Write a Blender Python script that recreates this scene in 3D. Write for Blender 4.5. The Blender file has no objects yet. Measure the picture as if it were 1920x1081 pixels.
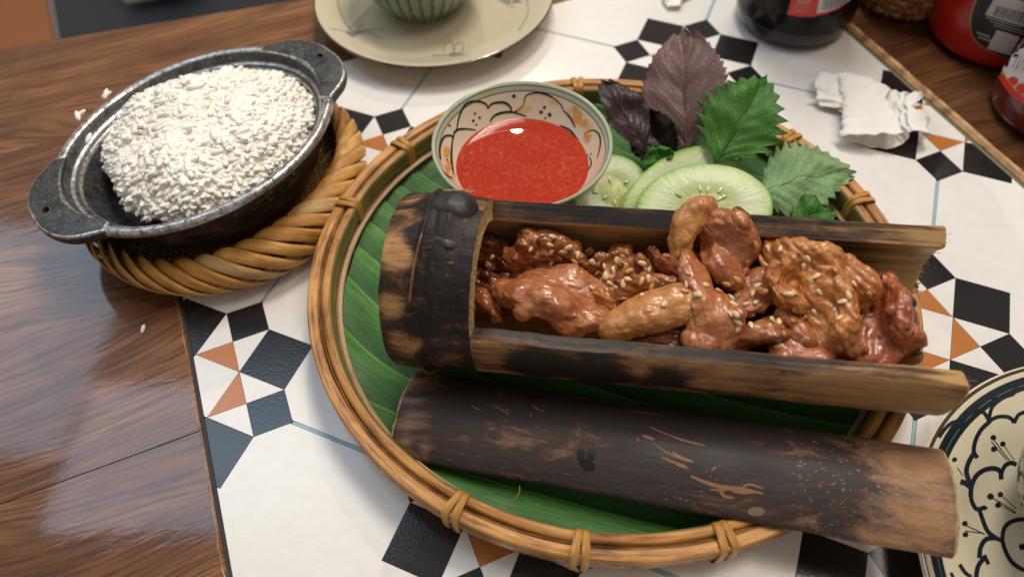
import bpy, bmesh, math, random
import numpy as np
from mathutils import Vector, Matrix, noise
from mathutils.bvhtree import BVHTree

random.seed(7); RNG = np.random.default_rng(7)
scn = bpy.context.scene
COL = scn.collection
R = math.radians

# ------------------------------------------------------------------ camera
F_PX = 1312.0137                     # focal length in pixels of a 1920 wide frame
CAM = np.array([-0.06878994, -0.18865623, 0.28496457])
CR = np.array([[0.99974315, 0.0, -0.02266340],
               [-0.01283965, -0.82403643, -0.56639131],
               [-0.01867547, 0.56653682, -0.82382477]])
cd = bpy.data.cameras.new('camera'); cam = bpy.data.objects.new('camera', cd); COL.objects.link(cam)
cd.sensor_width = 36.0; cd.lens = F_PX / 1920 * 36.0
cd.clip_start = 0.01; cd.clip_end = 60
cam.matrix_world = Matrix(((CR[0][0], -CR[1][0], -CR[2][0], CAM[0]), (CR[0][1], -CR[1][1], -CR[2][1], CAM[1]),
                           (CR[0][2], -CR[1][2], -CR[2][2], CAM[2]), (0, 0, 0, 1)))
cd.dof.use_dof = True; cd.dof.focus_distance = 0.30; cd.dof.aperture_fstop = 6.5
scn.camera = cam

# ------------------------------------------------------------------ light
world = bpy.data.worlds.new('World'); scn.world = world; world.use_nodes = True
bg = world.node_tree.nodes['Background']
bg.inputs[0].default_value = (1.0, 0.92, 0.84, 1); bg.inputs[1].default_value = 0.28

def area(name, loc, target, sx, sy, power, col):
    l = bpy.data.lights.new(name, 'AREA'); l.shape = 'ELLIPSE' if sx < .3 else 'RECTANGLE'; l.size = sx; l.size_y = sy
    l.energy = power; l.color = col
    o = bpy.data.objects.new(name, l); COL.objects.link(o); o.location = loc
    o.rotation_euler = (Vector(target) - Vector(loc)).to_track_quat('-Z', 'Y').to_euler()
    return o
# warm pendant beyond the table, slightly to the left
area('pendant_light', (0.08, 0.50, 1.12), (0.03, 0.02, 0.0), 0.30, 0.30, 8.6, (1.0, 0.92, 0.80))
area('pendant_light', (-0.085, 1.205, 1.06), (-0.02, 0.02, 0.0), 0.022, 0.022, 3.6, (1.0, 0.90, 0.76))
# second warm ceiling lamp, weaker
area('ceiling_lamp', (0.55, 0.10, 1.5), (0.0, 0.0, 0.0), 0.50, 0.50, 6.6, (1.0, 0.89, 0.75))
# cool ceiling panels whose reflection lies on the wood and the lower-left tiles
area('ceiling_panel', (-1.75, 0.98, 1.6), (-1.75, 0.98, 0.0), 0.70, 0.86, 7.2, (0.58, 0.78, 1.0))
area('ceiling_panel', (-0.93, 0.55, 1.6), (-0.93, 0.55, 0.0), 0.90, 0.44, 5.6, (0.58, 0.78, 1.0))

scn.view_settings.view_transform = 'Standard'; scn.view_settings.look = 'None'
scn.view_settings.exposure = 0.0; scn.view_settings.gamma = 1.0
scn.view_settings.use_curve_mapping = False
scn.render.engine = 'CYCLES'
scn.cycles.max_bounces = 8; scn.cycles.caustics_reflective = False; scn.cycles.caustics_refractive = False
scn.cycles.use_denoising = True

# ------------------------------------------------------------------ helpers
def ray(u, v):
    return CR.T @ np.array([(u - 960) / F_PX, (v - 540.5) / F_PX, 1.0])
def at(u, v, z=0.0):
    """the point at height z that the photograph shows at pixel u, v (1920 wide)"""
    d = ray(u, v); return CAM + d * ((z - CAM[2]) / d[2])

MAT = {}
def rmat(o): return MAT.get(o.name, Matrix.Identity(4))
def tag(o, label=None, cat=None, group=None, kind=None):
    if label: o['label'] = label
    if cat: o['category'] = cat
    if group: o['group'] = group
    if kind: o['kind'] = kind
    return o
def thing(name, label, cat, loc=(0, 0, 0), mat=None, group=None, kind=None):
    o = bpy.data.objects.new(name, None); COL.objects.link(o); o.empty_display_size = 0.01
    m = mat if mat is not None else Matrix.Translation(Vector(loc))
    o.matrix_world = m; MAT[o.name] = m.copy()
    return tag(o, label, cat, group, kind)

class G:
    """a bag of geometry: verts, faces, loop uvs, material indices"""
    def __init__(s): s.v = []; s.f = []; s.uv = []; s.m = []
    def add(s, v, f, uv=None, mi=0):
        b = len(s.v); s.v.extend([tuple(p) for p in v])
        for k, q in enumerate(f):
            s.f.append(tuple(i + b for i in q))
            s.uv.append(uv[k] if uv else [(0, 0)] * len(q))
            s.m.append(mi if isinstance(mi, int) else mi[k])
        return s

SURF = {}
def build(name, g, mats, parent=None, smooth=True, local=False, keep=False, sharp=None):
    """one mesh object from geometry g (world coordinates unless local)"""
    me = bpy.data.meshes.new(name)
    v = np.array(g.v, float)
    if not isinstance(mats, (list, tuple)): mats = [mats]
    loc = Matrix.Identity(4)
    if parent is not None and not local:
        inv = np.array(rmat(parent).inverted()); lv = v @ inv[:3, :3].T + inv[:3, 3]
    elif parent is None and not local:
        c = np.array([(v[:, 0].min() + v[:, 0].max()) / 2, (v[:, 1].min() + v[:, 1].max()) / 2, v[:, 2].min()])
        loc = Matrix.Translation(Vector(c)); lv = v - c
    else: lv = v
    me.from_pydata(lv.tolist(), [], g.f)
    for m in mats: me.materials.append(m)
    uvl = me.uv_layers.new(name='UVMap')
    flat = np.array([c for q in g.uv for c in q], float).ravel()
    uvl.data.foreach_set('uv', flat)
    me.polygons.foreach_set('material_index', g.m)
    me.polygons.foreach_set('use_smooth', [smooth] * len(g.f))
    me.update()
    if sharp: me.set_sharp_from_angle(angle=R(sharp))
    o = bpy.data.objects.new(name, me); COL.objects.link(o)
    if parent is not None:
        o.parent = parent; MAT[o.name] = rmat(parent)
    else:
        o.matrix_world = loc; MAT[o.name] = loc
    if keep: SURF[o.name] = (v.tolist() if not (local and parent is not None) else
                             [tuple(rmat(parent) @ Vector(p)) for p in v], g.f)
    return o
def bvh(*objs):
    V = []; Fc = []
    for o in objs:
        v, f = SURF[o.name]; b = len(V); V += [tuple(p) for p in v]; Fc += [tuple(i + b for i in q) for q in f]
    return BVHTree.FromPolygons(V, Fc)
def cast(tree, u, v):
    d = Vector(ray(u, v)).normalized()
    h, n, i, dist = tree.ray_cast(Vector(CAM), d)
    if h is None: return None, None
    if n.dot(d) > 0: n = -n
    return h, n

def grid(fn, nu, nv, cu=False, cv=False, flip=False, us=1.0, vs=1.0):
    """surface fn(a,b) with a,b in 0..1"""
    U = nu if cu else nu + 1; V = nv if cv else nv + 1
    v = [fn(i / nu, j / nv) for i in range(U) for j in range(V)]
    f = []; uv = []
    for i in range(nu):
        for j in range(nv):
            a = (i % U) * V + j % V; b = ((i + 1) % U) * V + j % V; c = ((i + 1) % U) * V + (j + 1) % V; d = (i % U) * V + (j + 1) % V
            q = [a, b, c, d]; t = [(i / nu * us, j / nv * vs), ((i + 1) / nu * us, j / nv * vs), ((i + 1) / nu * us, (j + 1) / nv * vs), (i / nu * us, (j + 1) / nv * vs)]
            if flip: q.reverse(); t.reverse()
            f.append(q); uv.append(t)
    return v, f, uv
def lathe(g, prof, c, n=72, mi=0, ax=1.0, ay=1.0, rot=0.0):
    """profile [(r,z) or (r,z,mat)] about the vertical through c; outward normals for a profile that runs up the outside"""
    cx, cy, cz = c; k = len(prof) - 1
    def fn(a, b):
        j = round(b * k); r_, z_ = prof[j][0], prof[j][1]; t = 2 * math.pi * a
        x, y = r_ * ax * math.cos(t), r_ * ay * math.sin(t)
        return (cx + x * math.cos(rot) - y * math.sin(rot), cy + x * math.sin(rot) + y * math.cos(rot), cz + z_)
    v, f, uv = grid(fn, n, k, cu=True)
    ms = [(prof[j][2] if len(prof[j]) > 2 else mi) for i in range(n) for j in range(k)]
    return g.add(v, f, uv, ms)
def smooth_prof(pts, n=6):
    """Catmull-Rom through points of any dimension"""
    P = [np.array(p, float) for p in pts]; out = []
    for i in range(len(P) - 1):
        p0 = P[max(i - 1, 0)]; p1 = P[i]; p2 = P[i + 1]; p3 = P[min(i + 2, len(P) - 1)]
        for k in range(n):
            t = k / n
            out.append(.5 * (2 * p1 + (p2 - p0) * t + (2 * p0 - 5 * p1 + 4 * p2 - p3) * t * t + (3 * p1 - p0 - 3 * p2 + p3) * t ** 3))
    out.append(P[-1]); return out
def sweep(g, path, loop, closed=False, up=(0, 0, 1), caps=True, mi=0):
    """loop(k, t) -> list of (side, up) offsets, swept along path"""
    P = [Vector(p) for p in path]; n = len(P); rings = []; m = None
    for k in range(n):
        a = P[(k - 1) % n] if (closed or k > 0) else P[0]; b = P[(k + 1) % n] if (closed or k < n - 1) else P[-1]
        d = (b - a).normalized(); s = d.cross(Vector(up))
        if s.length < 1e-6: s = d.cross(Vector((1, 0, 0)))
        s.normalize(); w = s.cross(d).normalized()
        lp = loop(k, k / max(1, n - 1)); m = len(lp)
        rings.append([P[k] + s * x + w * y for x, y in lp])
    v = [tuple(p) for r_ in rings for p in r_]; f = []; uv = []
    K = n if closed else n - 1
    for k in range(K):
        for j in range(m):
            a = k * m + j; b = ((k + 1) % n) * m + j; c = ((k + 1) % n) * m + (j + 1) % m; d = k * m + (j + 1) % m
            f.append([a, d, c, b]); uv.append([(k / K, j / m), (k / K, (j + 1) / m), ((k + 1) / K, (j + 1) / m), ((k + 1) / K, j / m)])
    if caps and not closed:
        f.append(list(range(m))[::-1][::-1]); uv.append([(0, 0)] * m)
        f.append([(n - 1) * m + j for j in range(m)][::-1]); uv.append([(1, 1)] * m)
    return g.add(v, f, uv, mi)
def circle_loop(r_, n=10, sy=1.0):
    return [(r_ * math.cos(2 * math.pi * k / n), sy * r_ * math.sin(2 * math.pi * k / n)) for k in range(n)]
def prism(g, poly, z0, z1, mi=0, bev=0.0):
    """vertical prism over a polygon (counter-clockwise), top at z1"""
    n = len(poly); c = np.mean(np.array(poly), 0)
    v = [(x, y, z0) for x, y in poly] + [(x, y, z1 - bev) for x, y in poly]
    f = [[i, (i + 1) % n, n + (i + 1) % n, n + i] for i in range(n)]
    if bev > 0:
        for x, y in poly:
            d = np.array([c[0] - x, c[1] - y]); L = np.hypot(*d) + 1e-9
            v.append((x + d[0] / L * bev * 1.4, y + d[1] / L * bev * 1.4, z1))
        f += [[n + i, n + (i + 1) % n, 2 * n + (i + 1) % n, 2 * n + i] for i in range(n)]
        f.append([2 * n + i for i in range(n)])
    else: f.append([n + i for i in range(n)])
    return g.add(v, f, None, mi)
def ellipsoid(g, c, ax, r_, nu=8, nv=6, mi=0):
    """c centre; ax 3 unit vectors; r_ 3 radii"""
    A = [np.array(a) * q for a, q in zip(ax, r_)]; c = np.array(c)
    def fn(a, b):
        t = 2 * math.pi * a; p = math.pi * (b - .5) * .999
        return tuple(c + A[0] * math.cos(p) * math.cos(t) + A[1] * math.cos(p) * math.sin(t) + A[2] * math.sin(p))
    v, f, uv = grid(fn, nu, nv, cu=True); return g.add(v, f, uv, mi)

# ------------------------------------------------------------------ material helper
class Mt:
    def __init__(s, name):
        s.m = bpy.data.materials.new(name); s.m.use_nodes = True; s.nt = s.m.node_tree
        s.b = s.nt.nodes['Principled BSDF']; s.o = s.nt.nodes['Material Output']
    def n(s, typ, ins=None, **at_):
        nd = s.nt.nodes.new('ShaderNode' + typ)
        for k, q in at_.items(): setattr(nd, k, q)
        for k, q in (ins or {}).items(): s.put(nd.inputs[k], q)
        return nd
    def put(s, sock, q):
        if isinstance(q, bpy.types.NodeSocket): s.nt.links.new(q, sock)
        elif isinstance(q, (tuple, list)) and sock.type == 'RGBA': sock.default_value = tuple(q) + (1,) * (4 - len(q))
        else: sock.default_value = q
    def vec(s, scale=(1, 1, 1), kind='Object', rot=(0, 0, 0), loc=(0, 0, 0)):
        tc = s.n('TexCoord')
        return s.n('Mapping', {'Vector': tc.outputs[kind], 'Scale': scale, 'Rotation': rot, 'Location': loc}).outputs[0]
    def noise(s, vec, scale, detail=3.0, rough=.5, dist=0.0):
        return s.n('TexNoise', {'Vector': vec, 'Scale': scale, 'Detail': detail, 'Roughness': rough, 'Distortion': dist}).outputs['Fac']
    def voro(s, vec, scale, feature='F1', out='Distance', rnd=1.0):
        return s.n('TexVoronoi', {'Vector': vec, 'Scale': scale, 'Randomness': rnd}, feature=feature).outputs[out]
    def ramp(s, fac, stops, interp='LINEAR'):
        nd = s.n('ValToRGB', {0: fac}); cr = nd.color_ramp; cr.interpolation = interp
        while len(cr.elements) < len(stops): cr.elements.new(.5)
        for e, (p, c) in zip(cr.elements, stops):
            e.position = p; e.color = (c, c, c, 1) if isinstance(c, (int, float)) else tuple(c) + (1,)
        return nd.outputs[0]
    def mix(s, fac, a, b, blend='MIX'):
        return s.n('MixRGB', {0: fac, 1: a, 2: b}, blend_type=blend).outputs[0]
    def math(s, op, a, b=0.0, c=0.0, clamp=False):
        return s.n('Math', {0: a, 1: b, 2: c}, operation=op, use_clamp=clamp).outputs[0]
    def rng(s, x, a, b, c=0.0, d=1.0):
        return s.n('MapRange', {0: x, 1: a, 2: b, 3: c, 4: d}).outputs[0]
    def xyz(s, kind='Object'):
        tc = s.n('TexCoord'); return s.n('SeparateXYZ', {0: tc.outputs[kind]}).outputs
    def bump(s, h, strength, dist, normal=None):
        ins = {'Height': h, 'Strength': strength, 'Distance': dist}
        if normal is not None: ins['Normal'] = normal
        return s.n('Bump', ins).outputs[0]
    def set(s, **k):
        names = dict(col='Base Color', rough='Roughness', metal='Metallic', normal='Normal', coat='Coat Weight', coatr='Coat Roughness',
                     sss='Subsurface Weight', ssr='Subsurface Radius', sssc='Subsurface Scale', spec='Specular IOR Level', trans='Transmission Weight',
                     ior='IOR', coatn='Coat Normal', sheen='Sheen Weight', alpha='Alpha')
        for a, q in k.items(): s.put(s.b.inputs[names[a]], q)
        return s.m
def plain(name, col, rough=.5, bumps=None, **k):
    """a base colour with slight mottling and fine relief"""
    t = Mt(name); v = t.vec()
    nz = t.noise(v, 90, 4)
    c = t.mix(t.ramp(nz, [(.3, 0.0), (.7, .35)]), col, tuple(x * .72 for x in col))
    b = t.bump(t.noise(v, (bumps or (900, .15))[0], 3), (bumps or (900, .15))[1], .0004)
    return t.set(col=c, rough=rough, normal=b, **k)
# ================================================================== THE TABLE
XD = np.array([0.92263, 0.38570]); YD = np.array([-0.38570, 0.92263])     # the table's own axes
YAW = math.atan2(XD[1], XD[0])
def tx(p): return p[0] * XD + p[1] * YD                                    # table axes -> world xy
XL, XR, YF, YN = -0.2185, 0.2100, 0.2420, -0.42

def wood_mat(name, seed, lo, mid, hi, rough=.30):
    t = Mt(name)
    v = t.vec((1, 1, 1), loc=(seed, seed * .37, 0))
    warp = t.noise(t.vec((3, 9, 9), loc=(seed, 0, 0)), 1.0, 2)
    vv = t.n('VectorMath', {0: v, 1: t.n('VectorMath', {0: t.n('CombineXYZ', {1: warp}).outputs[0], 'Scale': .10}, operation='SCALE').outputs[0]}, operation='ADD').outputs[0]
    st = t.n('Mapping', {'Vector': vv, 'Scale': (5, 95, 20)}).outputs[0]
    streak = t.noise(st, 1.0, 6, .62, .6)
    fine = t.noise(t.n('Mapping', {'Vector': vv, 'Scale': (26, 620, 80)}).outputs[0], 1.0, 3, .6)
    broad = t.noise(t.n('Mapping', {'Vector': vv, 'Scale': (2.2, 17, 4)}).outputs[0], 1.0, 3, .5, 1.0)
    f = t.math('ADD', t.math('MULTIPLY', streak, .55), t.math('MULTIPLY', broad, .55))
    c = t.ramp(f, [(.34, lo), (.52, mid), (.72, hi)])
    c = t.mix(t.ramp(fine, [(.40, .75), (.54, 0.0)]), c, tuple(x * .35 for x in mid))
    blotch = t.noise(t.vec((1, 1, 1), loc=(0, seed, 3)), 13, 3)
    c = t.mix(t.ramp(blotch, [(.50, 0.0), (.72, .55)]), c, (.055, .020, .010))
    scr = t.ramp(t.noise(t.vec((60, 900, 60), rot=(0, 0, .5)), 1.0, 2, .5), [(.70, 0.0), (.78, .35)])
    c = t.mix(scr, c, (.30, .15, .08))
    dent = t.noise(t.vec((60, 190, 60)), 1.0, 4, .55, .8)
    b = t.bump(fine, .25, .0003)
    b = t.bump(dent, .20, .0012, b)
    rg = t.rng(t.noise(v, 40, 4), .3, .7, rough - .06, rough + .14)
    return t.set(col=c, rough=rg, normal=b, coat=.75, coatr=.06, spec=.12, coatn=t.bump(dent, .035, .0012))

WOOD = [wood_mat('brown varnished wood', 0.0, (.055, .019, .008), (.165, .065, .026), (.29, .130, .054)),
        wood_mat('brown varnished wood, second board', 4.3, (.061, .022, .009), (.185, .076, .030), (.32, .150, .064)),
        wood_mat('brown varnished wood, far board', 9.1, (.061, .022, .009), (.20, .081, .030), (.34, .160, .064)),
        wood_mat('dark varnished wood, narrow board', 13.7, (.032, .013, .006), (.105, .043, .017), (.19, .085, .035), .34)]
worn = Mt('worn pale wood edge'); _v = worn.vec((30, 30, 30))
worn = worn.set(col=worn.ramp(worn.noise(_v, 4, 4), [(.35, (.20, .085, .03)), (.5, (.46, .25, .10)), (.7, (.60, .38, .18))]), rough=.55)
gapm = plain('dark filler between wood and tiles', (.020, .018, .016), .6)
gapg = plain('grey green metal edging', (.16, .17, .115), .4)

table = thing('table_top', None, None, (0, 0, 0), kind='structure')
# boards are built in their own axes (x along the grain)
def board(poly, mat, edge=None, top=0.0, gapz=-.03):
    """poly in table axes; object rotated so that its local x runs along the grain"""
    m = Matrix.Rotation(YAW, 4, 'Z')
    g = G(); prism(g, poly, gapz, top, 0, .0002)
    o = build('plank', g, [mat], None, smooth=False, local=True)
    o.parent = table; o.matrix_world = m; MAT[o.name] = m
    return o
far_a = np.array([-.4151, .2053]); far_b = np.array([-.2242, .2537])
fa = (far_a @ XD, far_a @ YD); fb = (far_b @ XD, far_b @ YD); sl = (fb[1] - fa[1]) / (fb[0] - fa[0])
def fy(x): return fa[1] + sl * (x - fa[0])
crack_y = float(np.array([-.211, -.0657]) @ YD)
GX = XL - .0019
board([(-.75, crack_y + .00014), (GX, crack_y + .00014), (GX, YF - .0002), (-.75, YF - .0002)], WOOD[0])
board([(-.75, YN), (GX, YN), (GX, crack_y - .00014), (-.75, crack_y - .00014)], WOOD[1])
board([(-.75, YF), (.60, YF), (.60, fy(.1)), (.10, fy(.1)), (-.75, fy(-.75))], WOOD[2])
o_r = Matrix.Rotation(YAW, 4, 'Z')
# narrow board along the right of the tiles, a little proud of them, with a worn slanted edge
g = G(); xr = XR + .0028
prof = [(xr, .0002), (xr + .0016, .0022), (xr + .0030, .0030), (.62, .0030)]
nn = 90
for i in range(nn):
    y0 = YN + (YF - .0004 - YN) * i / nn; y1 = YN + (YF - .0004 - YN) * (i + 1) / nn
    def wob(y, k): return .0009 * (noise.noise((y * 60, k * 3.1, 0)) + .6 * noise.noise((y * 170, k, 4))) * (1 if k in (1, 2) else 0)
    for k in range(3):
        q = [(prof[k][0] + wob(y0, k), y0, prof[k][1]), (prof[k + 1][0] + wob(y0, k + 1), y0, prof[k + 1][1]),
             (prof[k + 1][0] + wob(y1, k + 1), y1, prof[k + 1][1]), (prof[k][0] + wob(y1, k), y1, prof[k][1])]
        g.add(q, [[0, 1, 2, 3]], None, 1 if k < 2 else 0)
g.add([(xr, YN, -.03), (xr, YF, -.03), (xr, YF, .0002), (xr, YN, .0002)], [[0, 1, 2, 3][::-1]], None, 1)
o = build('plank', g, [WOOD[3], worn], None, smooth=False, local=True); o.parent = table; o.matrix_world = o_r
# the grain of that board runs across it: local x is across already
# worn pale arris on the left board where it meets the filler
g = G()
for i in range(140):
    y0 = YN + (YF - YN) * i / 140; y1 = YN + (YF - YN) * (i + 1) / 140
    def w(y): return .0009 + .0016 * max(0, noise.noise((y * 45, 2, 0)) + .15) + .0007 * noise.noise((y * 260, 1, 1))
    g.add([(GX - w(y0), y0, .00025), (GX + .0003, y0, -.0012), (GX + .0003, y1, -.0012), (GX - w(y1), y1, .00025)], [[0, 1, 2, 3]])
o = build('worn_edge', g, [worn], None, smooth=False, local=True); o.parent = table; o.matrix_world = o_r
for x0, x1, m in ((GX + .0002, XL - .0002, gapm), (XR + .0002, xr - .0001, gapg)):
    g = G(); prism(g, [(x0, YN), (x1, YN), (x1, YF), (x0, YF)], -.03, -.0006)
    o = build('edge_strip', g, [m], None, smooth=False, local=True); o.parent = table; o.matrix_world = o_r

# ---- patterned tiles
def tile_mat(name, col, rough, spk):
    t = Mt(name); v = t.vec((1, 1, 1))
    nz = t.noise(v, 130, 4); big = t.noise(v, 22, 3)
    c = t.mix(t.ramp(nz, [(.35, 0.0), (.75, .25)]), col, tuple(x * .80 for x in col))
    c = t.mix(t.ramp(big, [(.45, 0.0), (.75, .18)]), c, (col[0] * .9, col[1] * .84, col[2] * .76))
    h = t.noise(v, 900, 3, .55, .3)
    b = t.bump(h, spk, .0010)
    return t.set(col=c, rough=rough, normal=b)
T_WHITE = tile_mat('white glazed tile', (.79, .765, .735), .22, .05)
T_BLACK = tile_mat('black glazed tile', (.016, .015, .016), .17, .07)
T_ORANGE = tile_mat('orange glazed tile', (.48, .175, .045), .20, .08)
T_BLUE = tile_mat('pale blue printed joint', (.30, .46, .53), .40, .1)
grout = plain('pale grout', (.50, .48, .45), .8)
H_ = .5 * .15 / math.sqrt(.5); A_, S_ = .017272, .017353
C0 = np.array([-0.21715123, -0.04396993]); C0 = np.array([C0 @ XD, C0 @ YD])
def clip(poly):
    for ax, lim, sg in ((0, XL, 1), (0, XR, -1), (1, YF - .0004, -1), (1, YN, 1)):
        out = []
        for i in range(len(poly)):
            a, b = poly[i], poly[(i + 1) % len(poly)]; da, db = sg * (a[ax] - lim), sg * (b[ax] - lim)
            if da >= 0: out.append(a)
            if da * db < 0: t = da / (da - db); out.append((a[0] + (b[0] - a[0]) * t, a[1] + (b[1] - a[1]) * t))
        poly = out
        if len(poly) < 3: return []
    return poly
def inset(poly, d):
    n = len(poly); out = []
    for i in range(n):
        p0, p1, p2 = np.array(poly[i - 1]), np.array(poly[i]), np.array(poly[(i + 1) % n])
        e1 = (p1 - p0) / (np.linalg.norm(p1 - p0) + 1e-12); e2 = (p2 - p1) / (np.linalg.norm(p2 - p1) + 1e-12)
        n1 = np.array([-e1[1], e1[0]]); n2 = np.array([-e2[1], e2[0]]); bs = n1 + n2; L = np.linalg.norm(bs)
        bs = bs / L if L > 1e-6 else n1; out.append(tuple(p1 + bs * d / max(.35, bs @ n1)))
    return out
def area2(p): return .5 * sum(p[i][0] * p[(i + 1) % len(p)][1] - p[(i + 1) % len(p)][0] * p[i][1] for i in range(len(p)))
bed = G(); prism(bed, [(XL - .0001, YN), (XR + .0001, YN), (XR + .0001, YF), (XL - .0001, YF)], -.03, -.0014)
bed_o = build('tile_panel', bed, [grout], None, smooth=False, local=True); bed_o.parent = table; bed_o.matrix_world = o_r
ntile = 0
def seen(poly):
    for x, y in poly + [tuple(np.mean(np.array(poly), 0))]:
        P = np.append(tx((x, y)), 0.0); X = CR @ (P - CAM); u_ = 960 + F_PX * X[0] / X[2]; v_ = 540.5 + F_PX * X[1] / X[2]
        if -260 < u_ < 2180 and -230 < v_ < 1330: return True
    return False
def tile(poly, m, drop=0.0, gap=.00010, name='tile'):
    global ntile
    if area2(poly) < 0: poly = poly[::-1]
    poly = clip(poly)
    if len(poly) < 3 or not seen(poly): return
    pts = [poly[0]]
    for p in poly[1:]:
        if math.hypot(p[0] - pts[-1][0], p[1] - pts[-1][1]) > 2e-4: pts.append(p)
    if len(pts) < 3 or abs(area2(pts)) < 2e-6: return
    g = G(); pp = inset(pts, gap); z = -drop + random.uniform(-.00006, .00006)
    c = np.mean(np.array(pp), 0)
    prism(g, [(x - c[0], y - c[1]) for x, y in pp], -.0012, z)
    o = build(name, g, [m], None, smooth=False, local=True)
    o.parent = bed_o; o.matrix_parent_inverse = Matrix.Identity(4); o.location = (c[0], c[1], 0.0)
    ntile += 1
def rot4(p, k):
    for _ in range(k): p = (-p[1], p[0])
    return p
a, s = A_, S_; BW = .0016 / math.sqrt(2) / 1.0
for i in range(-3, 6):
    for j in range(-3, 6):
        c = C0 + np.array([H_ * (i + j), H_ * (i - j)])
        P = lambda pts, k=0: [tuple(np.array(rot4(p, k)) + c) for p in pts]
        tile(P([(a, 0), (0, a), (-a, 0), (0, -a)]), T_WHITE)
        for k in range(4):
            tile(P([(a, 0), (a + s, -s), (a + 2 * s, 0), (a + s, s)], k), T_BLACK)
            tile(P([(s, s), (a + s, s), (a + s, a + s), (s, a + s)], k), T_BLACK)
            tile(P([(a, 0), (s, s), (0, a)], k), T_ORANGE)
            tile(P([(a, 0), (a + s, s), (s, s)], k), T_WHITE)
            tile(P([(0, a), (s, s), (s, a + s)], k), T_WHITE)
        # the white field between four clusters, and the printed joints along its sides
        c2 = c + np.array([H_, 0.0]); poly = []
        for k in range(4):
            q = [(-H_ + a + 2 * s, 0), (-H_ + a + s, -s), (-H_ + a + s, -(a + s) + BW), (-(a + s), -H_ + (a + s) - 0.0)]
            q = [(-H_ + a + 2 * s, 0.0), (-H_ + a + s, -s), (-H_ + a + s, -(a + s) + BW), (-(a + s) + BW, -H_ + (a + s)), (-s, -H_ + a + s)]
            poly += [rot4(p, k) for p in q]
        tile([tuple(np.array(p) + c2) for p in poly], T_WHITE)
        for k in (0, 3):
            p0 = np.array(rot4((a + s, a + s), k)); p1 = np.array(rot4((H_ - a - s, H_ - a - s), k)); d = (p1 - p0) / np.linalg.norm(p1 - p0); nr = np.array([-d[1], d[0]]) * .00072
            tile([tuple(c + p0 - nr), tuple(c + p1 - nr), tuple(c + p1 + nr), tuple(c + p0 + nr)], T_BLUE, .00012, .00002, 'joint_line')

# ---- floor far below the table's far left corner
def floor_tile_mat(name, col):
    return plain(name, col, .45, (60, .2))
fl = thing('floor', None, None, (-1.1, 1.2, -.72), kind='structure')
for poly, col, nm in (([(-3.0, .2), (-1.06, .95), (-1.1515, 1.185), (-1.36, 1.61), (-2.2, 3.4), (-3.5, 3.0)], (.50, .17, .055), 'orange floor tile'),
                      ([(-1.05, .95), (1.5, 1.0), (1.5, 3.6), (-2.17, 3.4), (-1.345, 1.61), (-1.14, 1.185)], (.042, .046, .055), 'dark grey floor tile')):
    g = G(); prism(g, poly, -.74, -.72); build('floor_tile', g, [floor_tile_mat(nm, col)], fl, smooth=False)
# ================================================================== THE TRAY
TC = (-0.0306, 0.0037)
def fibre_mat(name, lo, mid, hi, us=60, vs=16, rough=.38, green=None):
    """split bamboo: streaks that run with the strip (uv.x along it)"""
    t = Mt(name); v = t.vec((us, vs, 1), 'UV'); o = t.vec((1, 1, 1))
    st = t.noise(v, 1.0, 5, .65, .3); bl = t.noise(o, 45, 3)
    c = t.ramp(t.math('ADD', t.math('MULTIPLY', st, .65), t.math('MULTIPLY', bl, .38)), [(.40, lo), (.51, mid), (.64, hi)])
    if green: c = t.mix(t.ramp(t.noise(o, 26, 2), [(.38, .95), (.62, .55)]), c, green)
    fib = t.noise(t.vec((us * .6, vs * 7, 1), 'UV'), 1.0, 3, .6)
    c = t.mix(t.ramp(fib, [(.60, 0.0), (.72, .55)]), c, tuple(x * .4 for x in lo))
    return t.set(col=c, rough=rough, normal=t.bump(t.math('ADD', st, fib), .5, .0005), coat=.10, coatr=.25)
BAM_OUT = fibre_mat('orange bamboo hoop', (.13, .044, .009), (.47, .200, .040), (.68, .36, .095), 40, 30)
BAM_IN = fibre_mat('olive bamboo hoop', (.12, .062, .016), (.31, .16, .040), (.46, .26, .080), 50, 5, .36, (.17, .135, .040))
BAM_MID = fibre_mat('split fibre filling', (.06, .022, .008), (.30, .135, .045), (.60, .36, .15), 120, 14, .6)
BAM_WALL = fibre_mat('pale bamboo band', (.34, .20, .09), (.52, .34, .17), (.64, .45, .25), 22, 6, .45)
BAM_TIE = fibre_mat('golden rattan tie', (.36, .15, .025), (.58, .28, .055), (.74, .42, .11), 8, 12, .3)
weave = Mt('woven split bamboo'); _w = weave.n('TexBrick', {'Vector': weave.vec((1, 1, 1), rot=(0, 0, .5)), 'Color1': (.50, .27, .09, 1), 'Color2': (.40, .20, .06, 1), 'Mortar': (.10, .045, .015, 1), 'Scale': 110.0, 'Mortar Size': .05})
weave = weave.set(col=_w.outputs[0], rough=.5, normal=weave.bump(_w.outputs['Fac'], .6, .0006))

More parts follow.
